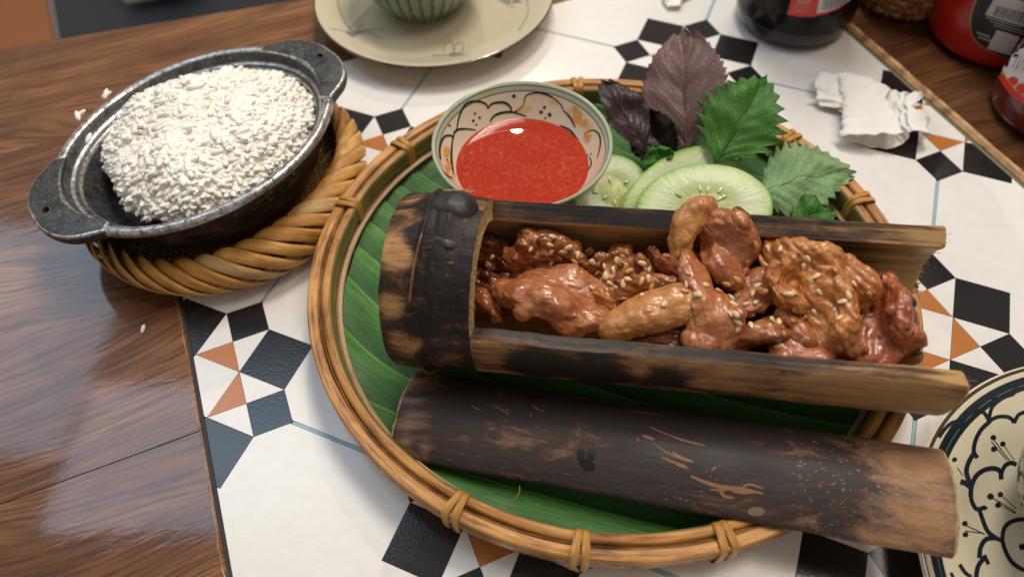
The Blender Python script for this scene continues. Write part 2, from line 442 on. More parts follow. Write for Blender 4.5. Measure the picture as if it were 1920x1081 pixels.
tray = thing('woven_tray', 'round shallow bamboo tray with tied double rim, lined with green leaf', 'tray',
             mat=Matrix.Translation((TC[0], TC[1], 0)) @ Matrix.Diagonal((1.024, .976, 1, 1)))
def ring_path(r_, z, n=200): return [(r_ * math.cos(2 * math.pi * k / n), r_ * math.sin(2 * math.pi * k / n), z) for k in range(n)]
def rrect(w, h, rr, n=3):
    out = []
    for cx, cy, a0 in ((w - rr, h - rr, 0), (-w + rr, h - rr, 90), (-w + rr, -h + rr, 180), (w - rr, -h + rr, 270)):
        for k in range(n + 1):
            t = R(a0 + 90 * k / n); out.append((cx + rr * math.cos(t), cy + rr * math.sin(t)))
    return out
def hoop(name, rm, zm, w, h, rr, mat, amp, seed, n=240, inner=None):
    g = G(); base = rrect(w, h, rr)
    P = []
    for k in range(n):
        t = 2 * math.pi * k / n; q = noise.noise((math.cos(t) * 3, math.sin(t) * 3, seed)) * amp
        q2 = noise.noise((math.cos(t) * 4, math.sin(t) * 4, seed + 9)) * amp
        P.append(((rm + q) * math.cos(t), (rm + q) * math.sin(t), zm + q2))
    def lp(k, t):
        s_ = 1 + .10 * noise.noise((k * .13, seed, 0)); return [(x * s_, y) for x, y in base]
    sweep(g, P, lp, closed=True)
    if inner: g.m = [1 if 5 <= k % 16 <= 10 else 0 for k in range(len(g.m))]
    return build(name, g, [mat] + ([inner] if inner else []), tray, local=True)
hoop('outer_hoop', .1325, .0206, .0024, .0032, .0008, BAM_OUT, .0003, 1)
hoop('inner_hoop', .1263, .0192, .0023, .0050, .0019, BAM_OUT, .0004, 2, inner=BAM_IN)
# split fibres between the hoops
for q, (rm, w, zt) in enumerate(((.1291, .0004, .0222), (.1297, .0003, .0232), (.1346, .0004, .0210))):
    hoop('fibre_strand', rm, zt - .003, w, .003, .0004, BAM_MID, .0006, 20 + q, 300)
g = G(); lathe(g, [(.1255, .0012), (.1315, .0012), (.1322, .0022), (.1342, .0188), (.1330, .0192), (.1265, .0192), (.1235, .0040), (.1255, .0012)], (0, 0, 0), 160)
build('side_band', g, [BAM_WALL], tray, local=True, sharp=40)
g = G(); lathe(g, [(.1215, .0128), (.1220, .0135), (.1242, .0135), (.1230, .0030)][::-1], (0, 0, 0), 160)
build('inner_wall', g, [BAM_WALL], tray, local=True)
g = G(); lathe(g, [(.0001, .0012), (.1245, .0012), (.1245, .0042), (.0001, .0042)], (0, 0, 0), 96)
build('woven_floor', g, [weave], tray, local=True, sharp=40)
# ties: two turns of rattan round the rim
tg = G()
for off in (-.00185, .00185):
    P = []
    for k in range(44):
        t = 2 * math.pi * k / 44; c_, s_ = math.cos(t), math.sin(t)
        e = (abs(c_) ** 4 + abs(s_) ** 4) ** -.25
        P.append((.1272 + .0088 * e * c_, off + .0007 * math.sin(t), .0165 + .0094 * e * s_))
    sweep(tg, P, lambda k, t: [(.0017, -.0004), (.0017, .0004), (.0008, .0007), (-.0008, .0007), (-.0017, .0004), (-.0017, -.0004)], closed=True, up=(0, 1, 0))
# sweep side vector lies along the circumference once up is the radial normal: rebuild as a flat band
tg = G()
for off in (-.00165, .00165):
    n = 48; v = []; f = []; uv = []
    for k in range(n):
        t = 2 * math.pi * k / n; c_, s_ = math.cos(t), math.sin(t); e = (abs(c_) ** 4 + abs(s_) ** 4) ** -.25
        for (w_, th) in ((-.0015, 0), (-.0012, .0004), (0, .0006), (.0012, .0004), (.0015, 0)):
            v.append((.1297 + (.0058 + th) * e * c_, off + w_ + .0006 * math.sin(t + off * 900), .0160 + (.0096 + th) * e * s_))
    for k in range(n):
        for j in range(4):
            a_ = k * 5 + j; b_ = ((k + 1) % n) * 5 + j
            f.append([a_, a_ + 1, b_ + 1, b_]); uv.append([(k / n, j / 4), (k / n, (j + 1) / 4), ((k + 1) / n, (j + 1) / 4), ((k + 1) / n, j / 4)])
    tg.add(v, f, uv)
tie0 = None
for ang in (140.5, 161.5, -119.2, -98.3, -75.7, 17.1, 39.7, 93.0, 70.0, 118.0, 184.0, 207.0, -136.0, -52.0, -28.0, -5.0):
    if ang in (184.0, 207.0, -136.0): continue                   # the near-left stretch shows no ties
    if tie0 is None: o = tie0 = build('rim_tie', tg, [BAM_TIE], tray, local=True)
    else:
        o = bpy.data.objects.new('rim_tie', tie0.data); COL.objects.link(o); o.parent = tray
    o.rotation_euler = (0, 0, R(ang))

# ---- banana leaf lining
t = Mt('glossy banana leaf')
x_, y_, z_ = t.xyz()
u_ = t.n('SeparateXYZ', {0: t.n('TexCoord').outputs['UV']}).outputs
vein = t.math('ABSOLUTE', t.math('SUBTRACT', t.math('FRACT', t.math('MULTIPLY', u_[0], 1.0)), .5))     # 0.5 on the vein
vm = t.ramp(vein, [(.455, 0.0), (.495, 1.0)])
fine = t.noise(t.vec((16, 1.4, 1), 'UV'), 1.0, 5, .7)
side = t.n('MixRGB', {0: t.ramp(t.math('FRACT', u_[0]), [(.05, 0.0), (.95, 1.0)]), 1: (.014, .082, .008, 1), 2: (.074, .245, .030, 1)}).outputs[0]  # pleat shading painted in: each fold runs from shaded to lit green
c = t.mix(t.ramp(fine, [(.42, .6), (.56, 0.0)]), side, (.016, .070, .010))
c = t.mix(t.math('MULTIPLY', vm, .65), c, (.17, .34, .09))
c = t.mix(t.ramp(t.noise(t.vec((1, 1, 1)), 30, 4), [(.55, 0.0), (.75, .35)]), c, (.10, .22, .07))
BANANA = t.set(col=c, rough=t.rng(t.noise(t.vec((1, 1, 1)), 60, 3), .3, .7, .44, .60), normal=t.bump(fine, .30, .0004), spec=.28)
def leaf_fold(x, y):
    """pleat number: veins turn from -38 degrees on the left to -15 at the front"""
    an = R(-15 - 23 / (1 + math.exp(-(y + .035) / .022)))
    return (-math.sin(an) * (x + .03) + math.cos(an) * (y + .06)) / .0135
g = G(); NR, NT = 60, 180
def lf(a, b):
    th = 2 * math.pi * a; rr = b * (.1222 + .0012 * noise.noise((math.cos(th) * 4, math.sin(th) * 4, 3)))
    if math.sin(th) < -.2 and b > .9: rr += (b - .9) * .004
    x, y = 1.024 * rr * math.cos(th), .976 * rr * math.sin(th)
    k = leaf_fold(x, y); fr = k - math.floor(k)
    z = .0058 + .0024 * (fr if fr < .85 else (1 - fr) / .15 * .85) + .0008 * noise.noise((x * 30, y * 30, 0))
    if b > .90: z += ((b - .90) / .10) ** 2 * .0022
    return (TC[0] + x, TC[1] + y, z)
v, f, uv = grid(lf, NT, NR, cu=True)
uv = []
for q in f:
    ks = [leaf_fold(v[i][0] - TC[0], v[i][1] - TC[1]) for i in q]
    uv.append([(kk, (v[i][0] * .9 - v[i][1] * .4) * 40) for kk, i in zip(ks, q)])
g.add(v, f, uv)
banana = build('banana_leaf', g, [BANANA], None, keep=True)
tag(banana, 'green banana leaf sheet lining the bamboo tray under the food', 'leaf')

# ================================================================== BAMBOO TUBE
TA = np.array([-.118, -.0185, .0454]); TB = np.array([.0865, -.0497, .0580]); TL = .20725; TRO = .0354; TW = .0084
FF, FN, SC = .935, 1.2464, .0345
def frame(A, B, roll=0.0):
    d = (B - A) / np.linalg.norm(B - A); n = np.cross([0, 0, 1], d); n /= np.linalg.norm(n); u = np.cross(d, n)
    c, s = math.cos(roll), math.sin(roll); n, u = c * n + s * u, c * u - s * n
    return Matrix(((d[0], n[0], u[0], A[0]), (d[1], n[1], u[1], A[1]), (d[2], n[2], u[2], A[2]), (0, 0, 0, 1)))
TM = frame(TA, TB)

def bamboo_outer(name, char_stops, speck=False, fsk=.35, tan=(.40, .215, .085), brown=(.150, .070, .032), char=(.012, .010, .010), near=0.0, seed=0.0, spots=(), rough=(.30, .58), coat=.18):
    """charred bamboo skin: local x runs along the tube"""
    t = Mt(name); X = t.xyz()
    gr = t.noise(t.vec((14, 300, 300), loc=(seed, 0, 0)), 1.0, 6, .7, .3)
    ch = t.noise(t.vec((30, 70, 70), loc=(seed, seed, 0)), 1.0, 7, .68, .6)
    bias = t.ramp(t.rng(X[0], 0.0, .21), char_stops)
    bias = t.math('ADD', bias, t.math('MULTIPLY', t.rng(X[2], -.035, .03, -.5, .5), near))
    for (p_, r_, a_) in spots:                 # scorched (+) or spared (-) places of the skin
        ds = t.n('VectorMath', {0: t.n('TexCoord').outputs['Object'], 1: tuple(p_)}, operation='DISTANCE').outputs['Value']
        bias = t.math('ADD', bias, t.n('MapRange', {0: ds, 1: r_ * .25, 2: r_ * 1.3, 3: a_, 4: 0.0}, interpolation_type='SMOOTHSTEP').outputs[0])
    f = t.math('ADD', t.math('ADD', t.math('MULTIPLY', ch, 1.30), t.math('MULTIPLY', gr, .34)), t.math('SUBTRACT', bias, .78))
    c = t.ramp(f, [(.32, tan), (.44, tuple(.5 * q + .5 * w for q, w in zip(tan, brown))), (.52, brown), (.60, tuple(.4 * q for q in brown)), (.68, char)])
    fs = t.noise(t.vec((40, 900, 900), loc=(seed, 3, 0)), 1.0, 3, .6)
    c = t.mix(t.ramp(fs, [(.46, .0), (.66, fsk)]), c, tuple(.35 * q for q in brown))
    c = t.mix(t.ramp(gr, [(.60, 0.0), (.72, .45)]), c, tuple(.3 * q for q in brown))
    if speck:
        sp = t.voro(t.vec((330, 520, 520)), 1.0); big = t.noise(t.vec((18, 24, 24), loc=(3, 1, 1)), 1.0, 2)
        m = t.math('MULTIPLY', t.ramp(sp, [(.16, 1.0), (.24, 0.0)]), t.ramp(t.math('ADD', big, t.rng(X[0], .06, .2, -.30, .12)), [(.50, 0.0), (.62, .8)]))
        c = t.mix(m, c, (.36, .22, .12))
        sc = t.noise(t.vec((95, 420, 420), loc=(7, 2, 5)), 1.0, 3, .5, 1.2); ar = t.noise(t.vec((14, 40, 40), loc=(1, 8, 2)), 1.0, 2)
        m2 = t.math('MULTIPLY', t.ramp(sc, [(.60, 0.0), (.64, 1.0)]), t.ramp(ar, [(.55, 0.0), (.60, .9)]))
        c = t.mix(t.math('MULTIPLY', m2, .25), c, (.30, .15, .06))
    else:
        sc = t.noise(t.vec((110, 260, 260), loc=(2, 2, 5)), 1.0, 4, .6, 1.5)
        c = t.mix(t.ramp(sc, [(.64, 0.0), (.70, .6)]), c, (.22, .105, .045))
    rg = t.rng(t.noise(t.vec((50, 90, 90)), 1.0, 4), .3, .7, rough[0], rough[1])
    return t.set(col=c, rough=rg, spec=.24, normal=t.bump(gr, .5, .0006, t.bump(ch, .45, .0022)), coat=coat, coatr=.3)
def tube_px(u, v):
    """where the photograph's pixel lies on the tube's skin, in the tube's own axes"""
    best = None
    for s_ in np.arange(0, TL, .003):
        for ph in np.arange(-1.9, 1.2, .06):
            P = np.array(TM @ Vector((s_, TRO * math.sin(ph), TRO * math.cos(ph)))); X = CR @ (P - CAM)
            d = (960 + F_PX * X[0] / X[2] - u) ** 2 + (540.5 + F_PX * X[1] / X[2] - v) ** 2
            if best is None or d < best[0]: best = (d, (s_, TRO * math.sin(ph), TRO * math.cos(ph)))
    return best[1]
B_END = bamboo_outer('charred bamboo end', [(0.0, .56), (.03, .56), (.08, .66), (.17, .66), (1.0, .6)], near=.1, seed=1.3, rough=(.42, .72), coat=.05,
    spots=[(tube_px(745, 480), .0085, -.34), (tube_px(736, 575), .006, -.20), (tube_px(765, 640), .0085, -.36), (tube_px(855, 665), .007, -.26), (tube_px(815, 560), .006, -.16), (tube_px(905, 385), .006, -.3), (tube_px(775, 375), .006, -.22), (tube_px(840, 540), .010, .25), (tube_px(790, 450), .007, .22)])
B_OUT = bamboo_outer('scorched bamboo skin', [(0.0, .42), (.16, .36), (.30, .46), (.55, .42), (.8, .34), (1.0, .30)], near=.10, seed=2.2,
    spots=[(tube_px(1010, 690), .013, .38), (tube_px(1120, 700), .014, .40), (tube_px(920, 660), .009, -.18), (tube_px(1250, 705), .010, .20), (tube_px(1340, 705), .011, -.10), (tube_px(1560, 725), .014, -.12), (tube_px(1740, 745), .012, -.12)])
def cut_mat(name, lo, mid, hi, stops):
    t = Mt(name); X = t.xyz()
    gr = t.noise(t.vec((12, 520, 520)), 1.0, 5, .7, .2); bl = t.noise(t.vec((32, 80, 80)), 1.0, 6, .65, .4)
    f = t.math('ADD', t.math('ADD', t.math('MULTIPLY', gr, .55), t.math('MULTIPLY', bl, .55)), t.math('SUBTRACT', t.ramp(t.rng(X[0], 0.0, .21), stops), .5))
    c = t.ramp(f, [(.42, hi), (.54, mid), (.66, lo)])
    return t.set(col=c, rough=.42, normal=t.bump(gr, .5, .0005), coat=.15, coatr=.3)
B_RIM = cut_mat('browned cut bamboo rim', (.012, .009, .008), (.105, .052, .026), (.42, .25, .10), [(0.0, .54), (.35, .62), (.60, .60), (.80, .52), (.92, .42), (1.0, .30)])
B_IN = cut_mat('straw coloured bamboo inside', (.05, .022, .009), (.30, .155, .050), (.52, .33, .13), [(0.0, .46), (.3, .36), (.55, .52), (.82, .58), (.93, .40), (1.0, .30)])
t = Mt('pale cut bamboo fibre'); gr = t.noise(t.vec((1, 1, 1)), 420, 4, .6)
B_CUT = t.set(col=t.ramp(gr, [(.30, (.22, .13, .05)), (.5, (.45, .32, .14)), (.7, (.62, .47, .24))]), rough=.65, normal=t.bump(gr, .8, .0008))

tube = thing('bamboo_tube', 'charred bamboo tube with one closed knotted end, cut open and filled with grilled meat', 'bamboo tube', mat=TM)
def node_r(s, ph):
    """outer radius over the closed end: swelling, ridge and groove of the node"""
    r_ = TRO + .0012 * math.exp(-((s - .012) / .012) ** 2)
    c_ = .0135 + .0015 * math.sin(ph * 2 + 1)
    r_ += .0011 * math.exp(-((s - c_) / .0010) ** 2) - .0009 * math.exp(-((s - c_ - .0035) / .0018) ** 2) + .0005 * math.exp(-((s - c_ - .009) / .0014) ** 2)
    k = math.exp(-(((s - .020) / .010) ** 2 + ((ph - .28) / .42) ** 2)); r_ += .0045 * k            # swelling under the branch scar
    r_ += .0005 * noise.noise((s * 120, ph * 3, 1)) + .0002 * noise.noise((s * 400, ph * 9, 4))
    return r_
def cyl(s, r_, ph): return (s, r_ * math.sin(ph), r_ * math.cos(ph))
g = G()
v, f, uv = grid(lambda a, b: cyl(-.0002 + (SC + .0002) * b + (.0010 * noise.noise((a * 30, 5, 1)) if b == 0 else 0), node_r(SC * b, (a - .5) * 2 * math.pi) - (.0012 if b == 0 else 0), (a - .5) * 2 * math.pi), 200, 90, cu=True)
g.add(v, f, uv, 0)
def ri(s): return TRO - TW + .0003 * math.sin(s * 300)
ann = lambda a, b: cyl(SC - .0004 * math.sin(b * math.pi) + .0003 * noise.noise((a * 80, b * 3, 0)), node_r(SC, (a - .5) * 2 * math.pi) * (1 - b) + b * ri(SC), (a - .5) * 2 * math.pi)
v, f, uv = grid(ann, 200, 6, cu=True); g.add(v, f, uv, 1)
v, f, uv = grid(lambda a, b: cyl(SC - b * (SC - .018), ri(0) , (a - .5) * 2 * math.pi), 120, 8, cu=True); g.add(v, f, uv, 2)
v, f, uv = grid(lambda a, b: cyl(.018 - .003 * b * (1 - b), ri(0) * (1 - b), (a - .5) * 2 * math.pi), 120, 6, cu=True); g.add(v, f, uv, 2)
v, f, uv = grid(lambda a, b: cyl(-.0002 + .004 * b, (TRO - .0012) * (1 - b), (a - .5) * 2 * math.pi), 120, 4, cu=True, flip=True); g.add(v, f, uv, 1)
build('closed_end', g, [B_END, B_CUT, B_IN], tube, local=True, keep=True, sharp=50)
# open trough: cross-section from the far cut edge round the bottom to the near cut edge
g = G(); NS = 130
p0, p1 = FF, 2 * math.pi - FN; rc = .0009
def trough_loop(s, shrink=0.0):
    out = []; mi = []
    ro = TRO + .00035 * noise.noise((s * 60, 3, 0)) - shrink; rn = TRO - TW + shrink
    wf = .0010 * noise.noise((s * 35, 11, 0)) + .0004 * noise.noise((s * 150, 2, 0)); wn = .0010 * noise.noise((s * 35, 17, 0)) + .0004 * noise.noise((s * 150, 7, 0))
    a0 = p0 + wf / TRO + shrink / TRO; a1 = p1 + wn / TRO - shrink / TRO
    for k in range(65):                       # outer skin
        ph = a0 + rc / TRO + (a1 - a0 - 2 * rc / TRO) * k / 64
        out.append(cyl(s, ro + .0004 * noise.noise((s * 30, math.cos(ph) * 2, math.sin(ph) * 2)), ph)); mi.append(0)
    for k in range(7):                        # near rim face
        rr = ro - rc * .6 - (ro - rn - rc * 1.2) * k / 6; out.append(cyl(s, rr, a1)); mi.append(1)
    for k in range(49):                       # inside
        ph = a1 - rc / TRO - (a1 - a0 - 2 * rc / TRO) * k / 48; out.append(cyl(s, rn + .0003 * noise.noise((s * 40, ph * 3, 2)), ph)); mi.append(2)
    for k in range(7):                        # far rim face
        rr = rn + rc * .6 + (ro - rn - rc * 1.2) * k / 6; out.append(cyl(s, rr, a0)); mi.append(1)
    return out, mi
ss = [SC + (TL - .0008 - SC) * i / NS for i in range(NS + 1)]
rings = [trough_loop(s_) for s_ in ss]; m_ = len(rings[0][0])
V = [p for r_, _ in rings for p in r_]; F = []; UV = []; MI = []
for i in range(NS):
    for j in range(m_):
        a_, b_ = i * m_ + j, (i + 1) * m_ + j; jn = (j + 1) % m_
        F.append([a_, i * m_ + jn, (i + 1) * m_ + jn, b_][::-1]); UV.append([(i / NS, j / m_)] * 4); MI.append(rings[0][1][j])
# rough sawn end
base = len(V); er, _ = trough_loop(TL, .0007)
V += [(p[0] + .0007 * noise.noise((p[1] * 300, p[2] * 300, 1)), p[1], p[2]) for p in er]
for j in range(m_):
    jn = (j + 1) % m_; F.append([NS * m_ + j, NS * m_ + jn, base + jn, base + j][::-1]); UV.append([(1, 0)] * 4); MI.append(3)
# close the end: strips between the outer and the inner arc
for k in range(48):
    o0 = base + round(k / 48 * 64); o1 = base + round((k + 1) / 48 * 64); i0 = base + 72 + 48 - k; i1 = base + 72 + 48 - k - 1
    F.append([o0, o1, i1, i0] if o0 != o1 else [o0, i1, i0]); UV.append([(1, 0)] * len(F[-1])); MI.append(3)
nr = base + 65; F.append([base + 64] + list(range(nr, nr + 7)) + [base + 72]); UV.append([(1, 0)] * 9); MI.append(3)
fr = base + 65 + 7 + 49; F.append([base + 72 + 48] + list(range(fr, fr + 7)) + [base]); UV.append([(1, 0)] * 9); MI.append(3)
g.add(V, F, UV, MI)
build('trough', g, [B_OUT, B_RIM, B_IN, B_CUT], tube, local=True, keep=True, sharp=45)
# branch scar on the node: black knob, a swirl below it and torn pale fibre above
KNOB = plain('burnt black knot', (.014, .012, .012), .50, (420, .9))
g = G()
def knob(s0, ph0, r0, rs, rt, h, amp, seed):
    def fn(a, b):
        t_ = 2 * math.pi * a; q = b
        s_ = s0 + rs * q * math.cos(t_); ph = ph0 + rt / TRO * q * math.sin(t_)
        q2 = q * (1 + .25 * noise.noise((math.cos(t_) * 1.4, math.sin(t_) * 1.4, seed))); s_ = s0 + rs * q2 * math.cos(t_); ph = ph0 + rt / TRO * q2 * math.sin(t_)
        hh = h * (1 - q ** 1.8) - .0030 * q ** 4; hh += amp * noise.noise((s_ * 220, ph * 8, seed))
        return cyl(s_, r0 + hh, ph)
    return grid(fn, 48, 14, cu=True)
v, f, uv = knob(.0228, .30, TRO + .0046, .0105, .0085, .0022, .0004, 1); g.add(v, f, uv)
build('knot', g, [KNOB], tube, local=True, keep=True)
g = G(); v, f, uv = knob(.0205, -.18, TRO + .0014, .0085, .0070, .0007, .0006, 4); g.add(v, f, uv)
for k in range(0):
    P = [cyl(.0205 + (.0052 - .0013 * k) * math.cos(q) , TRO + .0026 + .0003 * k, -.16 + (.0042 - .0011 * k) / TRO * math.sin(q)) for q in np.linspace(0, 5.6, 26)]
    sweep(g, P, lambda k_, t_: circle_loop(.00035, 6), up=(0, 0, 1))
build('branch_scar', g, [bamboo_outer('scorched scar bark', [(0, .62), (1, .62)], seed=5.0)], tube, local=True, keep=True)
TORN = plain('torn pale bamboo fibre', (.42, .24, .09), .7, (600, .8))
g = G()
for k in range(46):
    q = random.random(); s_ = .016 + .011 * q + random.uniform(-.001, .001); ph = .66 + .10 * math.sin(q * 3) + random.uniform(-.05, .05)
    P = [cyl(s_ + .0022 * j / 3 * random.uniform(.5, 1.2) - .001, TRO + .0022 + .0006 * math.sin(j) + random.uniform(0, .0006), ph + .03 * j / 3 * random.uniform(-1, 1)) for j in range(4)]
    sweep(g, P, lambda k_, t_: circle_loop(.00032 * (1 - .5 * t_), 5), up=(0, 1, 0))
build('torn_fibre', g, [TORN], tube, local=True)
g = G()                                        # ridge of the node, the reddish line that runs round it
P = [cyl(.0135 + .0015 * math.sin(ph * 2 + 1) + .0004 * noise.noise((ph * 4, 1, 1)), node_r(.0135, ph) - .0001, ph) for ph in np.linspace(-2.3, .12, 60)]
sweep(g, P, lambda k_, t_: [(.0009 * math.cos(q), .0005 * math.sin(q)) for q in np.linspace(0, 2 * math.pi, 9)[:-1]], up=(1, 0, 0))
build('node_ridge', g, [bamboo_outer('brown node ridge', [(0, .34), (1, .34)], seed=8.0, tan=(.26, .12, .06))], tube, local=True)
# frayed fibres at the sawn end
g = G()
for k in range(260):
    ph = random.uniform(p0 + .1, p1 - .02); rr = random.uniform(TRO - TW + .0004, TRO - .0008)
    P = [cyl(TL - .001 + (.0005 + .0018 * random.random()) * j, rr + random.uniform(-.0003, .0003) * j, ph + random.uniform(-.012, .012) * j) for j in range(3)]
    sweep(g, P, lambda k_, t_: circle_loop(.00017 * (1 - .6 * t_), 4), up=(0, 1, .3))
tag(build('frayed_fibre', g, [TORN], tube, local=True), kind='stuff')

# ================================================================== BAMBOO LID
LR, LH, LT = .0271, R(50), .0050
LA = np.array([-.1195, -.0637, .0115 - LR * math.cos(LH)]); LB = np.array([.0835, -.1100, .0325 - LR * math.cos(LH)])
LM = frame(LA, LB, .012); LL = float(np.linalg.norm(LB - LA))
lid = thing('bamboo_half', 'dark charred half of bamboo lying rounded side up in front of the tube', 'bamboo', mat=LM)
B_LID = bamboo_outer('smoky dark bamboo skin', [(0.0, .50), (.03, .42), (.10, .62), (.45, .70), (.72, .66), (.84, .58), (.90, .36), (.96, .30), (1.0, .42)], True, .22, tan=(.36, .195, .095), brown=(.145, .084, .058), char=(.040, .031, .029), seed=3.7, rough=(.46, .70), coat=.06)
def lid_loop(s_, sh=0.0):
    out = []; mi = []
    e = lambda p, q: noise.noise((p * 40, q, 0)) * .0006
    h0, h1 = -LH + sh / LR + e(s_, 1) / LR, LH - sh / LR + e(s_, 5) / LR
    for k in range(49):
        ph = h0 + (h1 - h0) * k / 48; edge = max(0, abs(k - 24) / 24 - .93) / .07 * .0009
        out.append(cyl(s_, LR - sh - edge + .0004 * noise.noise((s_ * 30, ph * 2, 3)), ph)); mi.append(0)
    out.append(cyl(s_, LR - LT * .5, h1 - .002)); mi.append(1)
    for k in range(33):
        ph = h1 - (h1 - h0) * k / 32; out.append(cyl(s_, LR - LT + sh, ph)); mi.append(2)
    out.append(cyl(s_, LR - LT * .5, h0 + .002)); mi.append(1)
    zc_ = LR * math.cos(LH); out = [(p[0], p[1], zc_ + (p[2] - zc_) * .84) for p in out]      # split bamboo, a little flattened
    return out, mi
g = G(); NS = 120; ss = [.0011 + (LL - .0022) * i / NS for i in range(NS + 1)]
def slant(p, s_, e=0): return (p[0] + e, p[1], p[2])
rings = [lid_loop(s_) for s_ in ss]; m_ = len(rings[0][0]); V = []
ends = []
for q, (r_, _) in enumerate(rings): V += r_
F = []; UV = []; MI = []
for i in range(NS):
    for j in range(m_):
        jn = (j + 1) % m_; F.append([i * m_ + j, (i + 1) * m_ + j, (i + 1) * m_ + jn, i * m_ + jn][::-1]); UV.append([(i / NS, j / m_)] * 4); MI.append(rings[0][1][j])
for side_, i in ((0, 0), (1, NS)):
    b0 = len(V); er, _ = lid_loop(0.0 if side_ == 0 else LL, .0010)
    V += [(p[0] + .0006 * noise.noise((p[1] * 260, p[2] * 260, side_ * 5)), p[1], p[2]) for p in er]
    for j in range(m_):
        jn = (j + 1) % m_; q = [i * m_ + j, b0 + j, b0 + jn, i * m_ + jn]; F.append(q if side_ == 0 else q[::-1]); UV.append([(0, 0)] * 4); MI.append(3)
    for k in range(32):
        o0 = b0 + round(k / 32 * 48); o1 = b0 + round((k + 1) / 32 * 48); i0 = b0 + 50 + 32 - k; i1 = i0 - 1
        q = [o0, o1, i1, i0]; F.append(q[::-1] if side_ == 0 else q); UV.append([(0, 0)] * 4); MI.append(3)
g.add(V, F, UV, MI)
build('shell', g, [B_LID, B_LID, B_IN, B_CUT], lid, local=True, keep=True, sharp=50)
# ================================================================== GRILLED MEAT
def meat_mat(name, base, pale, brown, char, kb=.5, kc=.0, rough=.30, seed=0.0):
    t = Mt(name); v = t.vec((1, 1, 1), loc=(seed, seed, seed))
    geo = t.n('NewGeometry'); pt = geo.outputs['Pointiness']
    n1 = t.noise(v, 75, 5, .65, .6); n2 = t.noise(v, 210, 5, .65, .4); n3 = t.noise(v, 700, 3, .6)
    st = t.noise(t.vec((120, 420, 260), rot=(.3, .4, .6), loc=(seed, 0, 0)), 1.0, 4, .6, .4)
    c = t.mix(t.ramp(n1, [(.42, 0.0), (.58, 1.0)]), base, pale)
    c = t.mix(t.math('MULTIPLY', t.ramp(st, [(.45, 0.0), (.68, .65)]), .8), c, tuple(q * .55 for q in base))
    bm = t.math('ADD', t.math('MULTIPLY', n2, .8), t.math('MULTIPLY', t.math('SUBTRACT', pt, .5), 3.2))
    c = t.mix(t.math('MULTIPLY', t.ramp(bm, [(.44, 0.0), (.58, 1.0)]), kb), c, brown)
    cm = t.math('ADD', t.math('MULTIPLY', t.noise(v, 80, 4, .6), .8), t.math('MULTIPLY', t.math('SUBTRACT', pt, .5), 3.0))
    c = t.mix(t.ramp(cm, [(.56 - kc, 0.0), (.66 - kc, .9)]), c, char)
    b = t.bump(n3, .20, .0005); b = t.bump(n2, .40, .0016, b); b = t.bump(st, .35, .0010, b)
    rg = t.rng(t.noise(v, 240, 3), .3, .7, rough - .12, rough + .16)
    return t.set(col=c, rough=rg, normal=b, sss=.15, ssr=(1.0, .35, .18), sssc=.002, spec=.28, coat=.80, coatr=.08, coatn=t.bump(n3, .26, .0006, t.bump(n2, .18, .0012)))
M_PINK = meat_mat('glazed pink meat', (0.3420, 0.1013, 0.0368), (0.5040, 0.2066, 0.0809), (0.2880, 0.0745, 0.0134), (0.0405, 0.0121, 0.0045), .58, -.05, seed=1)
M_PALE = meat_mat('glazed pale fat', (0.4680, 0.1903, 0.0513), (0.5760, 0.2754, 0.0865), (0.3600, 0.1094, 0.0156), (0.0540, 0.0162, 0.0045), .52, -.09, seed=2)
M_BROWN = meat_mat('browned meat', (0.2880, 0.0794, 0.0190), (0.4320, 0.1539, 0.0424), (0.1485, 0.0324, 0.0056), (0.0225, 0.0081, 0.0033), .68, .01, seed=3)
M_DARK = meat_mat('dark caramelised meat', (0.1350, 0.0292, 0.0067), (0.2340, 0.0632, 0.0134), (0.0540, 0.0121, 0.0028), (0.0117, 0.0057, 0.0028), .60, .05, seed=4)
M_ORANGE = meat_mat('orange brown rough meat', (0.4320, 0.1539, 0.0312), (0.5220, 0.2187, 0.0536), (0.2970, 0.0794, 0.0112), (0.0450, 0.0146, 0.0045), .66, -.03, .36, seed=5)
M_RED = meat_mat('reddish meat', (0.3060, 0.0664, 0.0234), (0.4500, 0.1418, 0.0502), (0.1890, 0.0356, 0.0073), (0.0198, 0.0073, 0.0033), .58, .02, seed=6)

